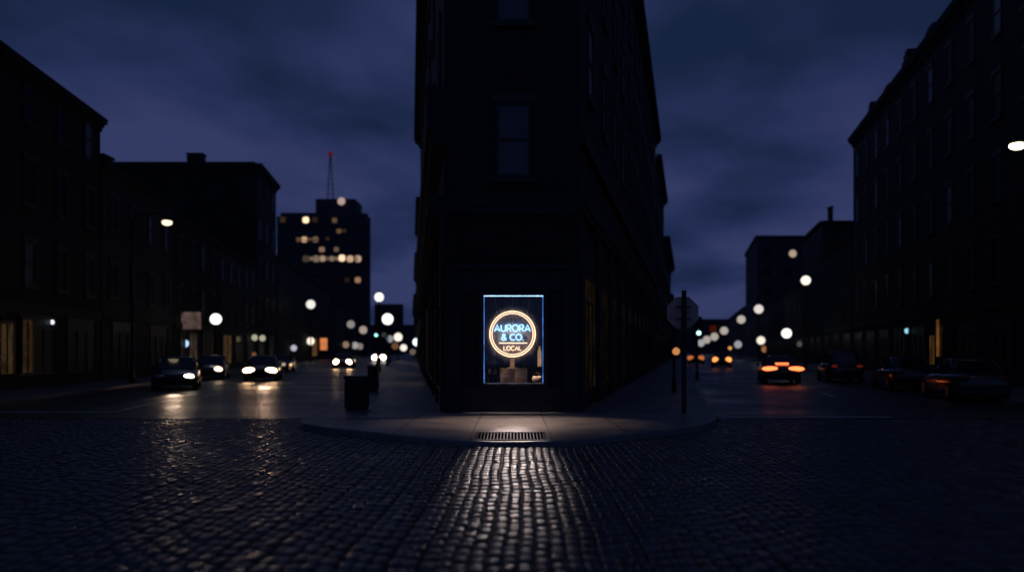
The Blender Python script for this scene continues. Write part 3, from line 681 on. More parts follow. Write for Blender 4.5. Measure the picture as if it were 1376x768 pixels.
cr = empty('wooden_crate', (0.03, 21.55, wb - .02)); tag(cr, 'brown wooden crate with an upright post, standing under the neon sign', 'crate')
ca, cb = q(671.5, 495, 21.4), q(708.5, 516, 21.4); zb = wb - .018
bm = bmesh.new(); box(bm, ca.x, cb.x, 21.38, 21.8, zb, ca.z); bevel(bm, .008); mesh_obj('box', bm, M['wood'], cr)
bm = bmesh.new()
for k in range(3):
    z0 = zb + .02 + k * (ca.z - zb - .03) / 3; box(bm, ca.x + .015, cb.x - .015, 21.365, 21.379, z0, z0 + (ca.z - zb - .03) / 3 - .012)
mesh_obj('planks', bm, M['wood'], cr)
pa = q(683.5, 482, 21.6); pb = q(693.5, 495, 21.6); bm = bmesh.new(); box(bm, pa.x + .04, pb.x - .04, 21.55, 21.6, ca.z + .002, ca.z + .27); box(bm, pa.x - .03, pb.x + .03, 21.52, 21.63, ca.z + .002, ca.z + .03); mesh_obj('post', bm, M['wood'], cr)
# shelf with plants and jars
sh = empty('display_shelf', q(661, 515, 21.5)); tag(sh, 'low dark metal shelf at the side of the shop display', 'shelf')
sa, sb = q(651.5, 501, 21.5), q(669, 503, 21.5); bm = bmesh.new(); box(bm, sa.x, sb.x, 21.35, 21.7, sb.z, sb.z + .025); mesh_obj('board', bm, M['galv'], sh)
for x in (sa.x + .02, sb.x - .02):
    for y in (21.37, 21.68): 
        bm = bmesh.new(); box(bm, x - .012, x + .012, y - .012, y + .012, zb, sb.z - .001); mesh_obj('leg', bm, M['galv'], sh)
def plant(px, Y, z0, hgt, label, seed):
    rr = random.Random(seed); p = at(px, 500, Y); t_ = empty('potted_plant', (p.x, Y, z0)); tag(t_, label, 'plant')
    bm = bmesh.new(); lathe(bm, [(.05, 0), (.065, .12), (.055, .12), (.05, .09)], 14, 'z', p.x, Y, z0); mesh_obj('pot', bm, M['clay'], t_)
    bm = bmesh.new()
    for k in range(70):
        a = rr.uniform(0, 6.28); el = rr.uniform(-.3, 1.4); L = rr.uniform(.3, 1) * hgt; c = Vector((p.x + math.cos(a) * math.cos(el) * L * .4, Y + math.sin(a) * math.cos(el) * L * .3, z0 + .14 + math.sin(el) * L * .5 + hgt * .3))
        w_ = rr.uniform(.025, .05); d1 = Vector((rr.uniform(-1, 1), rr.uniform(-1, 1), rr.uniform(-1, 1))).normalized(); d2 = d1.cross(Vector((0, .6, .8))).normalized()
        vs = [bm.verts.new(c + x) for x in (-d1 * w_ * 1.6, d2 * w_ * .6, d1 * w_ * 1.6, -d2 * w_ * .6)]; bm.faces.new(vs)
    mesh_obj('foliage', bm, M['leaf'], t_)
    bm = bmesh.new(); tube(bm, [(p.x, Y, z0 + .1), (p.x + .01, Y, z0 + .14 + hgt * .5)], .008, 5); mesh_obj('stem', bm, M['wood'], t_)
plant(656.5, 21.45, sb.z + .026, .36, 'bushy potted plant on the low metal shelf', 1)
plant(664, 21.6, sb.z + .026, .28, 'smaller potted plant beside the bushy one on the shelf', 2)
def jar(px, Y, z0, r, h, mat, label, cat='jar', nm='storage_jar'):
    p = at(px, 500, Y); t_ = empty(nm, (p.x, Y, z0)); tag(t_, label, cat)
    bm = bmesh.new(); lathe(bm, [(r * .9, 0), (r, h * .08), (r, h * .7), (r * .7, h * .8), (r * .55, h * .84)], 18, 'z', p.x, Y, z0); mesh_obj('body', bm, mat, t_, smooth=True)
    bm = bmesh.new(); lathe(bm, [(r * .62, h * .842), (r * .62, h * .97), (r * .2, h)], 14, 'z', p.x, Y, z0); mesh_obj('lid', bm, M['wood'], t_)
M['jar'] = pbr('dark_glazed_jar', (.10, .10, .12), .25, scale=9, bump=0)
jar(656, 21.45, zb, .06, .16, M['jar'], 'dark jar standing under the shelf at the display edge')
jar(663, 21.5, zb, .05, .13, M['jar'], 'squat dark jar under the shelf, next to the crate')
M['lampglow'] = emis('warm_lamp_shade', (1, .56, .30), .34, .35, 5)
lp = empty('table_lamp', at(725, 516, 21.5)); tag(lp, 'slim column lamp with a warm lit shade at the edge of the display', 'lamp')
p = at(725, 500, 21.5); za = at(725, 492, 21.5).z; zc = at(725, 471, 21.5).z
bm = bmesh.new(); lathe(bm, [(.09, zb), (.09, zb + .03), (.02, zb + .05), (.02, za)], 14, 'z', p.x, 21.5, 0); mesh_obj('base', bm, M['metal'], lp)
bm = bmesh.new(); lathe(bm, [(.052, za + .002), (.052, zc), (.03, zc + .04), (.02, zc + .12)], 18, 'z', p.x, 21.5, 0); mesh_obj('lamp_shade', bm, M['lampglow'], lp, smooth=True)
bk = empty('wicker_basket', at(721.5, 516, 21.35)); tag(bk, 'round wicker basket on the display floor in front of the lamp', 'basket')
p = at(721.5, 500, 21.35); bm = bmesh.new(); lathe(bm, [(.09, zb), (.135, zb + .08), (.13, zb + .17), (.10, zb + .2), (.09, zb + .17), (.09, zb + .12)], 22, 'z', p.x, 21.35, 0); mesh_obj('body', bm, M['wicker'], bk, smooth=True)
bm = bmesh.new(); hp = [(p.x + .1 * math.cos(a), 21.35, zb + .19 + .1 * math.sin(a)) for a in np.linspace(0, math.pi, 12)]; tube(bm, hp, .012, 6); mesh_obj('handle', bm, M['wicker'], bk)
sp_ = empty('display_stand', at(719, 516, 21.9)); tag(sp_, 'thin dark display stand behind the warm column lamp', 'stand')
p = at(719, 500, 21.9); bm = bmesh.new(); box(bm, p.x - .02, p.x + .02, 21.88, 21.92, zb, at(0, 475, 21.9).z); mesh_obj('post', bm, M['metal'], sp_)
bm = bmesh.new(); box(bm, p.x - .1, p.x + .1, 21.8, 22.0, zb, zb + .02) ; mesh_obj('base', bm, M['metal'], sp_)
# spotlight added out of sight behind the window head to light the pavement
hs = empty('added_spotlight', (.04, FY + .66, wt + .12)); tag(hs, 'added black spotlight, unseen behind the head of the shop window, aimed at the pavement', 'spotlight')
bm = bmesh.new(); lathe(bm, [(.07, .0), (.075, .2), (.03, .24)], 16, 'y', .04, FY + .66, wt + .12); mesh_obj('housing', bm, M['metal'], hs)
def spot(name, loc, target, w, ang, blend, col, rad=.04):
    L = bpy.data.lights.new(name, 'SPOT'); L.energy = w; L.spot_size = R(ang); L.spot_blend = blend; L.color = col; L.shadow_soft_size = rad
    o = bpy.data.objects.new(name, L); C.objects.link(o); o.location = loc
    o.rotation_euler = (Vector(target) - Vector(loc)).to_track_quat('-Z', 'Y').to_euler(); return o
SPOT = spot('added_spot_lamp', (.04, FY + .62, wt + .10), (0, 14.1, .1), 860, 27, 1.0, (1, .76, .66), .05); SPOT.scale = (.42, 1, 1)  # added lamp, throws the pool of light on kerb and setts
spot('added_wash_lamp', (.04, FY + .58, wt + .10), (0, 18.2, .1), 640, 40, 1.0, (1, .64, .47), .05).scale = (2.1, 1, 1)  # added wide lamp that warms the pavement
spot('added_fill_lamp', (.04, FY + .13, wt + .08), (.04, 21.16, wb), 720, 33, 1.0, (1, .74, .56), .05).scale = (2.3, 1, 1)  # added unseen lamp that brightens the crate and display

# ---------------------------------------------------------------- street furniture
def street_lamp(px, py, Y, dpx, col, s, label, kind='globe', side=1, squash=1, group=None):
    p = at(px, py, Y); r = max(.14, min(1.3, (dpx - .9) * Y / F / 2)); s = s * .32 if 2 < s < 5.5 else s  # far globes enlarged to stand in for blurred light discs
    if kind == 'globe':
        t_ = empty('street_lamp', (p.x, Y, PV)); tag(t_, label, 'street lamp', group)
        bm = bmesh.new(); lathe(bm, [(.13, PV), (.13, PV + .25), (.08, PV + .5), (.055, p.z - r - .12), (.09, p.z - r - .06), (.09, p.z - r + .02)], 12, 'z', p.x, Y, 0); mesh_obj('post', bm, M['metal'], t_, smooth=True)
        bm = bmesh.new(); ball(bm, p, r, r, r * squash, 20, 12); mesh_obj('lamp_globe', bm, emis('lamp_glow', col, s), t_, smooth=True)
        bm = bmesh.new(); lathe(bm, [(.07, p.z + r * squash - .02), (.05, p.z + r * squash + .08), (.01, p.z + r * squash + .16)], 10, 'z', p.x, Y, 0); mesh_obj('finial', bm, M['metal'], t_)
    else:
        bx = p.x + side * 1.7; t_ = empty('street_lamp', (bx, Y, PV)); tag(t_, label, 'street lamp', group)
        bm = bmesh.new(); lathe(bm, [(.16, PV), (.16, PV + .4), (.09, PV + .6), (.06, p.z + .1)], 12, 'z', bx, Y, 0); mesh_obj('post', bm, M['metal'], t_, smooth=True)
        bm = bmesh.new(); tube(bm, [(bx, Y, p.z + .05), (bx - side * .3, Y, p.z + .38), (bx - side * 1.0, Y, p.z + .48), (p.x + side * .2, Y, p.z + .40)], .045, 8); mesh_obj('arm', bm, M['metal'], t_, smooth=True)
        bm = bmesh.new(); ball(bm, (p.x, Y, p.z + .22 * squash + .06), r * 1.25, r * .8, .16, 16, 8); mesh_obj('lamp_head', bm, M['metal'], t_, smooth=True)
        bm = bmesh.new(); ball(bm, p, r, r * .8, r * squash, 18, 10); mesh_obj('lamp_lens', bm, emis('lamp_glow', col, s), t_, smooth=True)
    return t_
WH = (1, .90, .76); CW = (1, .97, .92); GR = (.95, .85, .75)
for a in [
 (224.5, 298.8, 39, 15, (1, .80, .55), 5, 'arm street lamp with a warm oval light high in front of the dark brick terrace', 'arm', -1, .62),
 (1367, 196, 25.2, 22, (1, .80, .5), 9, 'bright arm street lamp high against the ragged cornice building', 'arm', 1, .5),
 (1082.8, 376.5, 72, 13.5, WH, 4, 'tallest white street lamp along the far kerb of the sign street', 'globe', 1, 1),
 (1019.5, 415, 121, 13, (.92, .84, .78), .85, 'second street lamp from the tall white one on the sign street, pale white', 'globe', 1, 1),
 (996, 429, 163, 12, GR, .5, 'third street lamp down the sign street, dimmer and greyer than the two before it', 'globe', 1, 1),
 (973, 444, 215, 11.5, GR, .45, 'fourth grey street lamp down the far kerb of the sign street', 'globe', 1, 1),
 (960, 452, 250, 11.5, GR, .42, 'fifth grey street lamp of the sign street, beside the small red sign', 'globe', 1, 1),
 (949.7, 456, 270, 11.5, GR, .42, 'sixth grey street lamp of the sign street, overlapping the last one', 'globe', 1, 1),
 (942, 460.5, 290, 11.5, (.8, .85, .85), .42, 'last grey street lamp of the sign street, right under the green signal', 'globe', 1, 1),
 (1057, 447.5, 84, 14, CW, 5, 'low bright white globe lamp near the moving car with red lights', 'globe', 1, 1),
 (1022.5, 457, 114, 12, WH, 1.0, 'low cream globe lamp just above the red-lit car', 'globe', 1, 1),
 (991.7, 462.5, 150, 11, (.75, .8, .85), .4, 'low bluish-grey globe lamp next to the amber signal', 'globe', 1, 1),
 (290, 428.4, 53.5, 16, CW, 5, 'large white globe lamp beside the pinkish lit sign', 'globe', 1, 1),
 (417.5, 408.7, 101, 13, (.95, .93, .85), 3, 'tall white globe lamp standing before the low terrace under the tower', 'globe', 1, 1),
 (471.4, 435.5, 150, 11.5, (.85, .75, .72), .3, 'grey-pink globe lamp up the tower street beyond the waste bins', 'globe', 1, 1),
 (488, 443, 180, 11.5, (.95, .78, .68), .38, 'grey-pink globe lamp farther up the tower street, lower than its neighbour', 'globe', 1, 1),
 (509.4, 399, 59, 13.5, (1, .97, .88), 4, 'highest white globe lamp on the corner block kerb of the tower street', 'globe', 1, 1),
 (520.8, 428.4, 81, 16, CW, 5, 'largest white globe lamp on the corner block kerb of the tower street', 'globe', 1, 1),
 (524, 455, 100, 10.5, (.85, .88, .95), .3, 'small bluish-grey globe lamp on the kerb beneath the largest white one', 'globe', 1, 1),
 (535, 452.6, 125, 12.5, (1, .9, .78), 1.1, 'cream globe lamp low on the kerb near the round lights of the corner block', 'globe', 1, 1),
]: street_lamp(*a[:6], a[6], *a[7:], group='lit street lamps')

def light_disc(px, py, Y, dpx, col, s, label, wall_dx, name='shop_sign', cat='shop sign', group='round light discs'):
    """unidentified far light, shaped as a round glowing disc on an added bracket"""
    p = at(px, py, Y); r = max(.12, min(1.3, (dpx - 1) * Y / F / 2)); t_ = empty(name, p); tag(t_, label, cat, group)
    bm = bmesh.new(); lathe(bm, [(.001, -.08), (r * .94, -.08), (r * .94, .08), (.001, .08)], 24, 'y', p.x, Y, p.z); mesh_obj('lit_face', bm, emis('disc_glow', col, s), t_)
    bm = bmesh.new(); lathe(bm, [(r * .945, -.09), (r, -.09), (r, .09), (r * .945, .09), (r * .945, -.09)], 24, 'y', p.x, Y, p.z, False); mesh_obj('rim', bm, M['metal'], t_)
    bm = bmesh.new(); s_ = 1 if wall_dx > 0 else -1; tube(bm, [(p.x + s_ * r, Y, p.z), (p.x + wall_dx, Y, p.z)], .04, 6); mesh_obj('bracket', bm, M['metal'], t_)
def wall_x(l, Y, px): return on(l, Y) - at(px, 0, Y).x
for (px, py, Y, dpx, col, s, label, l) in [
 (417.7, 458, 120, 12, (1, .88, .72), 1.2, 'cream round light low on the terrace under the tower', LW),
 (395, 467.2, 104, 10, (.8, .8, .95), .55, 'bluish-white round light on the near end of the terrace under the tower', LW),
 (342.5, 453.2, 79, 10, (.95, .92, .65), .42, 'pale yellow round light, nearer of two side by side above the oncoming car', LW),
 (353, 454, 83, 10, (.95, .90, .62), .42, 'pale yellow round light, farther of two side by side above the oncoming car', LW),
 (320, 455.5, 73, 9, (.8, .65, .35), .09, 'dim brownish round light on the wall over the oncoming car', LW),
 (341.7, 476.2, 79, 8, (1, .45, .2), .16, 'small dull orange round light low behind the oncoming car', LW),
 (464.8, 462.8, 178, 10.5, (.85, .6, .4), .28, 'tan round light far up the tower street, nearest of four in line', LW),
 (477.3, 463.8, 205, 11, (.85, .8, .78), .4, 'grey round light far up the tower street, second of four in line', LW),
 (484, 465, 225, 10, (.75, .65, .6), .3, 'grey-brown round light far up the tower street, third of four in line', LW),
 (490.4, 465.7, 240, 11.5, (.95, .82, .7), .5, 'beige round light far up the tower street, last of four in line', LW),
 (560, 459.3, 105, 12.5, (.85, .95, 1), 1.6, 'bluish-white round light on the tower-street flank of the corner block', FW),
 (542.4, 466.8, 112, 11, (1, .92, .8), 1.0, 'cream round light by the tower-street flank of the corner block', FW),
 (554.7, 472.4, 90, 9.5, (.7, .5, .45), .2, 'dull pink round light lowest on the tower-street flank', FW),
 (531, 464.5, 122, 11, (1, .5, .2), .13, 'dim amber round light between cream lights on the tower-street flank', FW),
 (516, 449.5, 140, 8, (.5, .6, .6), .06, 'very dim grey round light beside the teal signal', FW),
 (1074, 462, 100, 9, (.75, .72, .7), .09, 'dim grey round light on the row of shops of the sign street', RW),
 (1027, 468.8, 150, 10, (1, .42, .16), .3, 'orange round light just above the red-lit car', RW),
 (1218, 444.2, 53, 8.5, (.35, .85, 1), .9, 'small cyan round light on the ragged cornice building', RW),
 (1227.5, 444.2, 54, 6, (.3, .75, .7), .14, 'dim teal round light next to the cyan one', RW),
 (1220, 476, 53.5, 6.5, (1, .45, .25), .3, 'small orange round light low under the cyan one', RW),
 (1228, 476, 54.5, 6.5, (.8, .6, .25), .12, 'dim olive round light next to the small orange one', RW),
 (71.7, 432.6, 36, 6.5, (.9, .95, 1), 1.0, 'tiny white round light on the dark brick terrace shopfront', LW),
 (250, 461.2, 57, 11, (.45, .68, 1), 1.2, 'blue-white round light directly under the pinkish lit sign', LW),
 (1.5, 429.6, 32.2, 13, (1, .86, .6), 2.0, 'warm round light at the near end of the dark brick terrace', LW),
]: light_disc(px, py, Y, dpx, col, s, label, wall_x(l, Y, px))

def box_sign(px0, px1, py0, py1, Y, mat, label, l):
    a = at(px0, py1, Y); b = at(px1, py0, Y); t_ = empty('shop_sign', (a + b) / 2); tag(t_, label, 'shop sign')
    bm = bmesh.new(); box(bm, a.x, b.x, Y - .1, Y + .1, a.z, b.z); mesh_obj('lit_face', bm, mat, t_)
    e = .07; bm = bmesh.new()
    for (x0, x1, z0, z1) in ((a.x - e, a.x - .001, a.z - e, b.z + e), (b.x + .001, b.x + e, a.z - e, b.z + e), (a.x, b.x, a.z - e, a.z - .001), (a.x, b.x, b.z + .001, b.z + e)): box(bm, x0, x1, Y - .13, Y + .13, z0, z1)
    mesh_obj('sign_frame', bm, M['metal'], t_)
    c = (a.x + b.x) / 2; w_ = on(l, Y); s_ = 1 if w_ > c else -1
    bm = bmesh.new(); tube(bm, [(b.x + e if s_ > 0 else a.x - e, Y, b.z - .2), (w_, Y, b.z - .2)], .04, 6); mesh_obj('bracket', bm, M['metal'], t_)
box_sign(244, 271, 419, 442, 56, emis('pink_sign', (.85, .55, .48), .075, .75, 1.6), 'large pinkish lit box sign projecting over the tower street pavement', LW)
box_sign(430.5, 440, 454, 470, 136, emis('orange_sign', (1, .30, .10), .62, .2, 1), 'upright orange lit box sign at the foot of the office tower', LW)
box_sign(953.5, 962.5, 437, 445.5, 198, emis('red_sign', (.8, .09, .03), .055, .4, 1), 'small dull red box sign hanging over the end of the sign street', RW)

# lit shop interiors as parts of their buildings are panes; here a few warm ones
def lit_opening(par_name, label, l, Y, w_, z0, z1, col, s):
    for o in C.objects:
        if o.get('label') == label: par = o
    x = on(l, Y); th = math.atan(l[1]); d = Vector((math.sin(th), math.cos(th), 0)); n = Vector((d.y, -d.x, 0)); 
    if l in (RW,): n = -n
    p = Vector((x, Y, 0)); bm = bmesh.new(); obox(bm, p, d, n, -w_ / 2, w_ / 2, .07, .10, z0, z1); o = mesh_obj('lit_window', bm, emis('lit_opening', col, s, .6, 2), par)
    bm = bmesh.new()
    for a, b, c_, d_ in ((-w_ / 2 - .1, -w_ / 2 - .001, z0, z1), (w_ / 2 + .001, w_ / 2 + .1, z0, z1), (-w_ / 2 - .1, w_ / 2 + .1, z1 + .001, z1 + .12), (-.04, .04, z0 + .03, z1 - .03)): obox(bm, p, d, n, a, b, .065 if c_ != z0 + .03 else .1, .14, c_, d_)
    mesh_obj('lit_window_frame', bm, M['shopwood'], par)
BT = 'tall dark brick building whose roofline slopes down to the parked cars of the tower street'
lit_opening('', BT, LW, 33.6, .9, .8, 3.0, (1, .55, .22), .022); lit_opening('', BT, LW, 31.9, 1.0, .8, 2.8, (1, .6, .25), .028)
lit_opening('', 'massive dark building with a ragged cornice rising at the edge of the sign street', RW, 46.2, .55, 1.4, 3.5, (1, .42, .10), .30)
lit_opening('', 'massive dark building with a ragged cornice rising at the edge of the sign street', RW, 47.3, 1.0, .9, 2.6, (1, .45, .12), .05)
lit_opening('', 'low shop building between the pinkish sign and the tall block with a chimney', LW, 69, 3, .6, 3.0, (1, .55, .25), .04)
lit_opening('', 'low narrow shop building beside the lit pinkish sign', LW, 58.5, 2, .6, 2.9, (.9, .6, .4), .035)
lit_opening('', 'low dark terrace running in front of the lit office tower', LW, 128, 6, .8, 3.6, (1, .5, .2), .08)

def signal(px, py, Y, col, s, label, lens=1, ped=False, side=1):
    p = at(px, py, Y); t_ = empty('pedestrian_signal' if ped else 'traffic_signal', (p.x + side * .0, Y, PV)); tag(t_, label, 'pedestrian signal' if ped else 'traffic signal')
    r = .13 if not ped else .15; hh = .5 if not ped else .22
    zc = p.z + (0.34 if not ped else 0)
    bm = bmesh.new(); box(bm, p.x - .19, p.x + .19, Y, Y + .26, zc - hh - .06, zc + hh + .06); bevel(bm, .02); mesh_obj('housing', bm, M['plastic'], t_)
    bm = bmesh.new(); lathe(bm, [(.1, PV), (.1, PV + .4), (.06, PV + .45), (.055, zc + hh + .3)], 12, 'z', p.x, Y + .36, 0); mesh_obj('post', bm, M['metal'], t_)
    cols = [(0, None)] if ped else [(0, None), (.34, 'off'), (.68, 'off2')]
    for dz, m in cols:
        rr = min(.5, r if m else max(r, 5.0 * Y / F / 2)); bm = bmesh.new(); ball(bm, (p.x, Y - .01, p.z + dz), rr if not m else r, .06, rr if not m else r, 18, 10)
        mesh_obj('lens', bm, emis('signal_lens', col, s) if not m else M['red_off'], t_, smooth=True)
        bm = bmesh.new(); tube(bm, [(p.x + (r + .015) * math.cos(a), Y - .08, p.z + dz + (r + .015) * math.sin(a)) for a in np.linspace(.2, math.pi - .2, 10)], .014, 5); mesh_obj('visor', bm, M['plastic'], t_)
signal(505.5, 449.8, 66, (.35, .95, .95), 1.6, 'traffic signal showing teal green on the corner block kerb of the tower street')
signal(938.9, 447, 43.7, (.45, .95, 1), 2.2, 'traffic signal showing pale cyan green past the stop sign')
signal(981, 467.2, 185, (1, .42, .10), .9, 'distant traffic signal showing amber beside the bluish-grey globe lamp')
signal(908.4, 471.6, 31, (1, .42, .14), .55, 'pedestrian signal glowing amber just behind the stop sign', ped=True)

# stop sign seen from behind
ss = empty('stop_sign', (at(919, 0, 20.6).x, 20.6, PV)); tag(ss, 'octagonal road sign seen from behind on a dark steel post at the kerb', 'road sign')
sx = ss.location.x; bm = bmesh.new(); zt = at(0, 390, 20.6).z
box(bm, sx - .055, sx + .055, 20.55, 20.63, PV - .01, zt); bevel(bm, .008); mesh_obj('post', bm, M['metal'], ss)
pc = at(918, 420, 20.75); bm = bmesh.new(); r = .41 / math.cos(R(22.5)); zc = 2.72
for y in (20.70, 20.712): pass
lathe(bm, [(.001, .645 - .57), (r, .075), (r, .085), (.001, .085)], 8, 'y', pc.x - .02, 20.63, pc.z)
bmesh.ops.rotate(bm, verts=bm.verts, cent=(pc.x - .02, 20.7, pc.z), matrix=Matrix.Rotation(R(22.5), 3, 'Y')); mesh_obj('sign_plate', bm, pbr('sign_back_aluminium', (.62, .50, .42), .5, metal=.0, scale=5), ss)
bm = bmesh.new(); box(bm, sx - .2, sx + .2, 20.632, 20.70, pc.z - .17, pc.z - .14); box(bm, sx - .2, sx + .2, 20.632, 20.70, pc.z + .14, pc.z + .17); mesh_obj('bracket', bm, M['galv'], ss)

def bin_(px0, px1, py0, Y, label):
    a = at(px0, 0, Y).x; b = at(px1, 0, Y).x; zt = at(0, py0, Y).z; t_ = empty('waste_bin', ((a + b) / 2, Y, PV)); tag(t_, label, 'waste bin')
    d_ = b - a; bm = bmesh.new(); box(bm, a + .02, b - .02, Y, Y + d_ * .9, PV + .05, zt - .1); bevel(bm, .03)
    mesh_obj('body', bm, M['metal'], t_)
    bm = bmesh.new(); n = 9
    for k in range(n): x = a + .05 + (d_ - .1) * k / (n - 1); box(bm, x - .018, x + .018, Y - .025, Y - .001, PV + .08, zt - .13)
    mesh_obj('slats', bm, M['metal'], t_)
    bm = bmesh.new(); box(bm, a, b, Y - .03, Y + d_ * .9 + .03, zt - .098, zt); bevel(bm, .02); mesh_obj('lid', bm, M['plastic'], t_)
    bm = bmesh.new(); box(bm, a + .05, b - .05, Y + .04, Y + d_ * .8, PV - .005, PV + .049); mesh_obj('base', bm, M['metal'], t_)
bin_(461.5, 492.5, 505, 21.4, 'square black slatted waste bin nearest the junction on the tower street pavement')
bin_(493, 508, 491, 31, 'second black waste bin, farther up the same pavement behind the first')

# ---------------------------------------------------------------- cars
def loft(bm, secs, cap=True):
    rows = [[bm.verts.new(p) for p in s] for s in secs]
    for A, B in zip(rows, rows[1:]):
        for k in range(len(A) - 1): bm.faces.new((A[k], A[k + 1], B[k + 1], B[k]))
        bm.faces.new((A[-1], A[0], B[0], B[-1]))
    if cap: bm.faces.new(rows[0]); bm.faces.new(rows[-1])
def car(x, y, heading, label, col, suv=False, head=None, tail=None, headsz=(.2, .1), group='cars on the two streets', brake=False):
    """front points along local -Y; heading turns it"""
    t_ = empty('car', (x, y, 0), heading); t_['base'] = (0, 0, 0); tag(t_, label, 'car', group)
    def ob(n, bm, m, smooth=False, par=None): return mesh_obj(n, bm, m, par or t_, Vector((0, 0, 0)), smooth)
    up = .22 if suv else 0; W = .9; Lh = 2.25
    st = [(-2.25, .62, .42, .58), (-2.2, .76, .30, .66), (-1.95, .86, .22, .74), (-1.2, .9, .2, .84 + up * .5), (-.75, .9, .2, .92 + up * .5), (0, .9, .2, .94 + up * .5), (.9, .9, .2, .95 + up * .5), (1.5, .89, .22, .96 + up * .5), (2.05, .85, .26, .92 + up * .5), (2.2, .78, .32, .85 + up * .5), (2.25, .66, .42, .7)]
    secs = [[(-w * .92, yy, zb), (-w, yy, zb + .18), (-w, yy, zt - .14), (-w * .93, yy, zt - .03), (-w * .55, yy, zt + .015), (0, yy, zt + .03), (w * .55, yy, zt + .015), (w * .93, yy, zt - .03), (w, yy, zt - .14), (w, yy, zb + .18), (w * .92, yy, zb), (0, yy, zb - .02)] for yy, w, zb, zt in st]
    bm = bmesh.new(); loft(bm, secs); ob('body', bm, paint('car_paint', col), True)
    zb = .9 + up * .5; zr = 1.42 + up; rear = 1.95 if suv else 1.55
    gs = [(-.95, .78, zb, zb + .02), (-.2, .68, zb, zr - .05), (.05, .66, zb, zr), (.75 if not suv else 1.4, .66, zb, zr), (.95 if not suv else 1.6, .66, zb, zr - .04), (rear, .74, zb, zb + .04)]
    secs = [[(-.84, yy, z0), (-(w + .84) / 2, yy, (z0 + z1) / 2), (-w, yy, z1 - .02 if z1 - z0 > .1 else z1), (-w * .7, yy, z1 + .012), (w * .7, yy, z1 + .012), (w, yy, z1 - .02 if z1 - z0 > .1 else z1), ((w + .84) / 2, yy, (z0 + z1) / 2), (.84, yy, z0)] for yy, w, z0, z1 in gs]
    bm = bmesh.new(); loft(bm, secs); ob('cabin_glass', bm, M['carglass'])
    bm = bmesh.new()
    secs = [[(-.66, yy, zr - .02 - dz), (-.45, yy, zr + .03 - dz), (.45, yy, zr + .03 - dz), (.66, yy, zr - .02 - dz), (0, yy, zr - .06 - dz)] for yy, dz in ((-.22, .045), (.05, 0), (.75 if not suv else 1.4, 0), (.97 if not suv else 1.62, .045))]
    loft(bm, secs)
    for s in (-1, 1):
        tube(bm, [(s * .80, -.93, zb + .03), (s * .67, -.2, zr - .04)], .03, 6); tube(bm, [(s * .78, rear, zb + .05), (s * .66, .9 if not suv else 1.6, zr - .03)], .04, 6); tube(bm, [(s * .84, .35, zb), (s * .675, .35, zr - .01)], .03, 6)
    ob('roof', bm, paint('car_paint', col), True)
    for s in (-1, 1):
        for yy in (-1.42, 1.38):
            bm = bmesh.new(); lathe(bm, [(.2, -.1), (.3, -.11), (.33, -.06), (.33, .06), (.3, .11), (.2, .1)], 22, 'x', s * .82, yy, .33); w_ = ob('wheel', bm, M['rubber'], True)
            bm = bmesh.new(); lathe(bm, [(.001, .104), (.2, .102), (.2, .115), (.06, .12), (.001, .12)] if s > 0 else [(.001, -.104), (.2, -.102), (.2, -.115), (.06, -.12), (.001, -.12)], 12, 'x', s * .82, yy, .33); ob('rim', bm, M['rim'], False, w_)
        hm = M['lens_off']
        if head and s in head[2]: hm = emis('headlight_glow', head[0], head[1])
        bm = bmesh.new(); ball(bm, (s * .58, -2.16, .62), headsz[0], .12, headsz[1], 16, 8); ob('headlight', bm, hm, True)
        tm = M['red_off'] if not tail else emis('taillight_glow', tail[0], tail[1])
        bm = bmesh.new(); ball(bm, (s * .62, 2.18, .80 + up * .4), .20 if not tail else tail[2], .09, .09 if not tail else tail[3], 14, 8); ob('taillight', bm, tm, True)
        bm = bmesh.new(); ball(bm, (s * .98, -.72, zb + .06), .1, .06, .07, 10, 6); ob('wing_mirror', bm, M['plastic'], True)
    if brake and tail:
        bm = bmesh.new(); box(bm, -.32, .32, 1.7 if suv else 1.66, 1.8 if suv else 1.78, zb + .10, zb + .2); ob('brake_light', bm, emis('brake_glow', tail[0], tail[1] * .8))
    bm = bmesh.new(); box(bm, -.42, .42, -2.275, -2.2, .40, .56)
    for k in range(3): box(bm, -.4, .4, -2.285, -2.276, .42 + k * .05, .44 + k * .05)
    ob('grille', bm, M['plastic'])
    bm = bmesh.new(); box(bm, -.8, .8, -2.24, -2.0, .24, .34); ob('front_bumper', bm, M['plastic']); bm = bmesh.new(); box(bm, -.8, .8, 2.0, 2.27, .28, .4); ob('rear_bumper', bm, M['plastic'])
    return t_
hl = math.atan(-.1196) * -1     # cars coming down the tower street
DK = (.02, .022, .026)
WL = (1, .60, .32)
# the headlight of the near car sits where the photo's bright streak of light begins
car(-15.2, 36.2, R(19), 'dark car coming down the tower street with one lit headlight, nearest the dark brick terrace', DK, head=((1, .78, .55), 12, (1,)), headsz=(.22, .10))
car(-18.35, 48.6, R(15), 'dark parked car with one warm headlight lit, behind the car nearest the dark brick terrace', (.025, .03, .045), head=((1, .70, .45), 5, (1,)), headsz=(.24, .16))
car(-14.4, 46.2, R(12), 'oncoming car with two wide bright headlights in the middle of the tower street', DK, head=(WL, 26, (-1, 1)), headsz=(.33, .15))
car(-18.6, 64, R(6), 'dark car with a faint beige headlight following the brightest oncoming car', (.03, .03, .035), head=((1, .75, .5), .5, (1,)), headsz=(.2, .14))
car(-16.2, 77, R(7), 'distant oncoming car with two round headlights, beyond the first waste bin', DK, head=(WL, 30, (-1, 1)), headsz=(.26, .24))
car(-20.3, 122, R(7), 'farthest oncoming car with two small headlights near the round lights of the corner block', DK, head=((1, .86, .7), 12, (-1, 1)), headsz=(.45, .42))
hr = R(180 - 12.5)
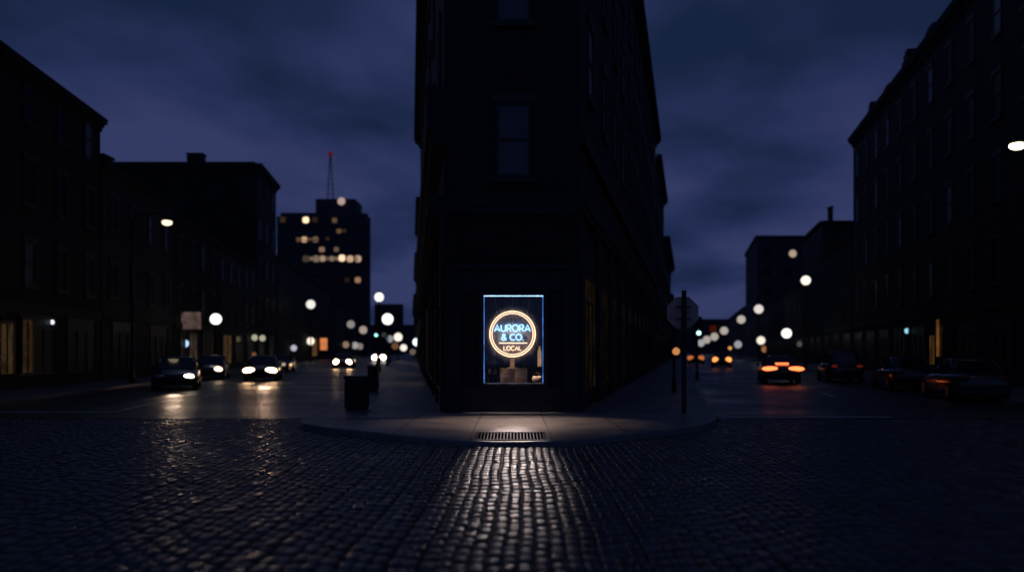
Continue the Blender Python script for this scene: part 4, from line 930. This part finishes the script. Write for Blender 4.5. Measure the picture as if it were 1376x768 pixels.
car(14.25, 42.6, hr, 'car driving away up the sign street with glowing orange-red tail lights', (.03, .025, .025), tail=((1, .17, .05), 3.2, .42, .12), brake=True)
car(21.0, 80, hr, 'distant car driving away up the sign street with a pair of orange tail lights', DK, tail=((1, .30, .07), 2.0, .30, .28))
car(18.3, 44.5, hr, 'dark parked car with dim red tail lights under the low bright globe lamp', DK, suv=True, tail=((.8, .06, .04), .10, .17, .08))
car(17.4, 35.5, hr, 'blue-black car parked between the dim red-lit car and the one nearest the junction', (.02, .03, .06))
car(16.2, 28.6, hr, 'unlit dark car parked nearest the junction on the sign street', (.035, .037, .04))
car(22.6, 98, hr, 'small far parked car with a dull orange tail light by the corner block kerb', DK, tail=((1, .28, .08), .5, .4, .3))

# beam of the near oncoming headlight on the road
spot('near_headlight_beam', (-14.25, 33.6, .66), (-8.8, 19.6, 0), 120, 26, .9, (1, .70, .48), .28)
spot('oncoming_headlight_beam', (-13.6, 43.6, .62), (-6.6, 19, 0), 150, 18, .9, (1, .64, .42), .32)
spot('taillit_car_beam', (15.0, 45.2, .65), (18.6, 60, 0), 80, 60, .8, (1, .8, .6), .12)

# ---------------------------------------------------------------- sky and light
w = bpy.data.worlds.new('World'); sc.world = w; w.use_nodes = True; nt = w.node_tree; nt.nodes.clear(); L = nt.links.new
out = nt.nodes.new('ShaderNodeOutputWorld'); bg = nt.nodes.new('ShaderNodeBackground'); bg.inputs[1].default_value = .1; L(bg.outputs[0], out.inputs[0])
sky = nt.nodes.new('ShaderNodeTexSky'); sky.sky_type = 'NISHITA'; sky.sun_disc = False; sky.sun_elevation = R(-4); sky.sun_rotation = R(200); sky.altitude = 100
tc = nt.nodes.new('ShaderNodeTexCoord'); sp = nt.nodes.new('ShaderNodeSeparateXYZ'); L(tc.outputs['Generated'], sp.inputs[0])
zz = nt.nodes.new('ShaderNodeMath'); zz.operation = 'MAXIMUM'; zz.inputs[1].default_value = .0; L(sp.outputs[2], zz.inputs[0])
za = nt.nodes.new('ShaderNodeMath'); za.operation = 'ADD'; za.inputs[1].default_value = .22; L(zz.outputs[0], za.inputs[0])
dx = nt.nodes.new('ShaderNodeMath'); dx.operation = 'DIVIDE'; L(sp.outputs[0], dx.inputs[0]); L(za.outputs[0], dx.inputs[1])
dy = nt.nodes.new('ShaderNodeMath'); dy.operation = 'DIVIDE'; L(sp.outputs[1], dy.inputs[0]); L(za.outputs[0], dy.inputs[1])
cb = nt.nodes.new('ShaderNodeCombineXYZ'); L(dx.outputs[0], cb.inputs[0]); L(dy.outputs[0], cb.inputs[1])
n1 = nt.nodes.new('ShaderNodeTexNoise'); n1.inputs['Scale'].default_value = 1.2; n1.inputs['Detail'].default_value = 4.5; n1.inputs['Roughness'].default_value = .48; n1.inputs['Distortion'].default_value = .15; L(cb.outputs[0], n1.inputs['Vector'])
n2 = nt.nodes.new('ShaderNodeTexNoise'); n2.inputs['Scale'].default_value = .55; n2.inputs['Detail'].default_value = 3; 
mp_ = nt.nodes.new('ShaderNodeMapping'); mp_.inputs['Location'].default_value = (5.2, 1.7, 3); L(cb.outputs[0], mp_.inputs[0]); L(mp_.outputs[0], n2.inputs['Vector'])
# brightness: clouds times a fall towards the zenith
cr = nt.nodes.new('ShaderNodeValToRGB'); e = cr.color_ramp.elements
e[0].position = .30; e[0].color = (.0085, .0180, .052, 1); e[1].position = .66; e[1].color = (.0345, .0455, .130, 1)
k = e.new(.45); k.color = (.0170, .0275, .087, 1)
ad = nt.nodes.new('ShaderNodeMath'); ad.operation = 'MULTIPLY_ADD'; ad.inputs[1].default_value = -.30; L(zz.outputs[0], ad.inputs[0]); L(n1.outputs[0], ad.inputs[2])
ad2 = nt.nodes.new('ShaderNodeMath'); ad2.operation = 'ADD'; ad2.inputs[1].default_value = .085; ct = nt.nodes.new('ShaderNodeMath'); ct.operation = 'MULTIPLY_ADD'; ct.inputs[1].default_value = 1.75; ct.inputs[2].default_value = -.32; L(ad.outputs[0], ct.inputs[0]); L(ct.outputs[0], ad2.inputs[0]); L(ad2.outputs[0], cr.inputs[0])
pk = nt.nodes.new('ShaderNodeMix'); pk.data_type = 'RGBA'; pk.blend_type = 'MULTIPLY'; 
mr = nt.nodes.new('ShaderNodeMapRange'); mr.inputs[1].default_value = .4; mr.inputs[2].default_value = .65; L(n2.outputs[0], mr.inputs[0]); L(mr.outputs[0], pk.inputs[0])
L(cr.outputs[0], pk.inputs[6]); pk.inputs[7].default_value = (1.03, .98, 1.0, 1)
sc10 = nt.nodes.new('ShaderNodeMix'); sc10.data_type = 'RGBA'; sc10.blend_type = 'ADD'; sc10.inputs[0].default_value = 1; sc10.clamp_result = False
ten = nt.nodes.new('ShaderNodeVectorMath'); ten.operation = 'SCALE'; ten.inputs['Scale'].default_value = 9.6; L(pk.outputs[2], ten.inputs[0])
dim = nt.nodes.new('ShaderNodeVectorMath'); dim.operation = 'SCALE'; dim.inputs['Scale'].default_value = .12; L(sky.outputs[0], dim.inputs[0])
L(ten.outputs[0], sc10.inputs[6]); L(dim.outputs[0], sc10.inputs[7]); L(sc10.outputs[2], bg.inputs[0])
# the last of the dusk light
sl = bpy.data.lights.new('dusk_sun', 'SUN'); sl.energy = .012; sl.angle = R(25); sl.color = (.6, .72, 1)
so = bpy.data.objects.new('dusk_sun', sl); C.objects.link(so); so.rotation_euler = (R(60), 0, R(200))

# ---------------------------------------------------------------- camera
cam = bpy.data.cameras.new('camera'); co = bpy.data.objects.new('camera', cam); C.objects.link(co); sc.camera = co
co.location = (0, 0, H); co.rotation_euler = (R(90), 0, 0)
cam.sensor_width = 36; cam.lens = 36 * F / 1376; cam.shift_y = 86 / 1376; cam.clip_end = 3000; cam.clip_start = .1
cam.dof.use_dof = True; cam.dof.focus_distance = 16.4
cam.dof.aperture_fstop = (cam.lens / 1000) / (4.3 * 16.4 / F); cam.dof.aperture_blades = 0
sc.view_settings.view_transform = 'Standard'; sc.view_settings.look = 'None'; sc.view_settings.exposure = 0
sc.render.engine = 'CYCLES'; sc.cycles.use_denoising = True; sc.cycles.max_bounces = 5; sc.cycles.transparent_max_bounces = 12
sc.cycles.sample_clamp_indirect = 4; sc.cycles.caustics_reflective = False; sc.cycles.caustics_refractive = False; sc.cycles.use_light_tree = True
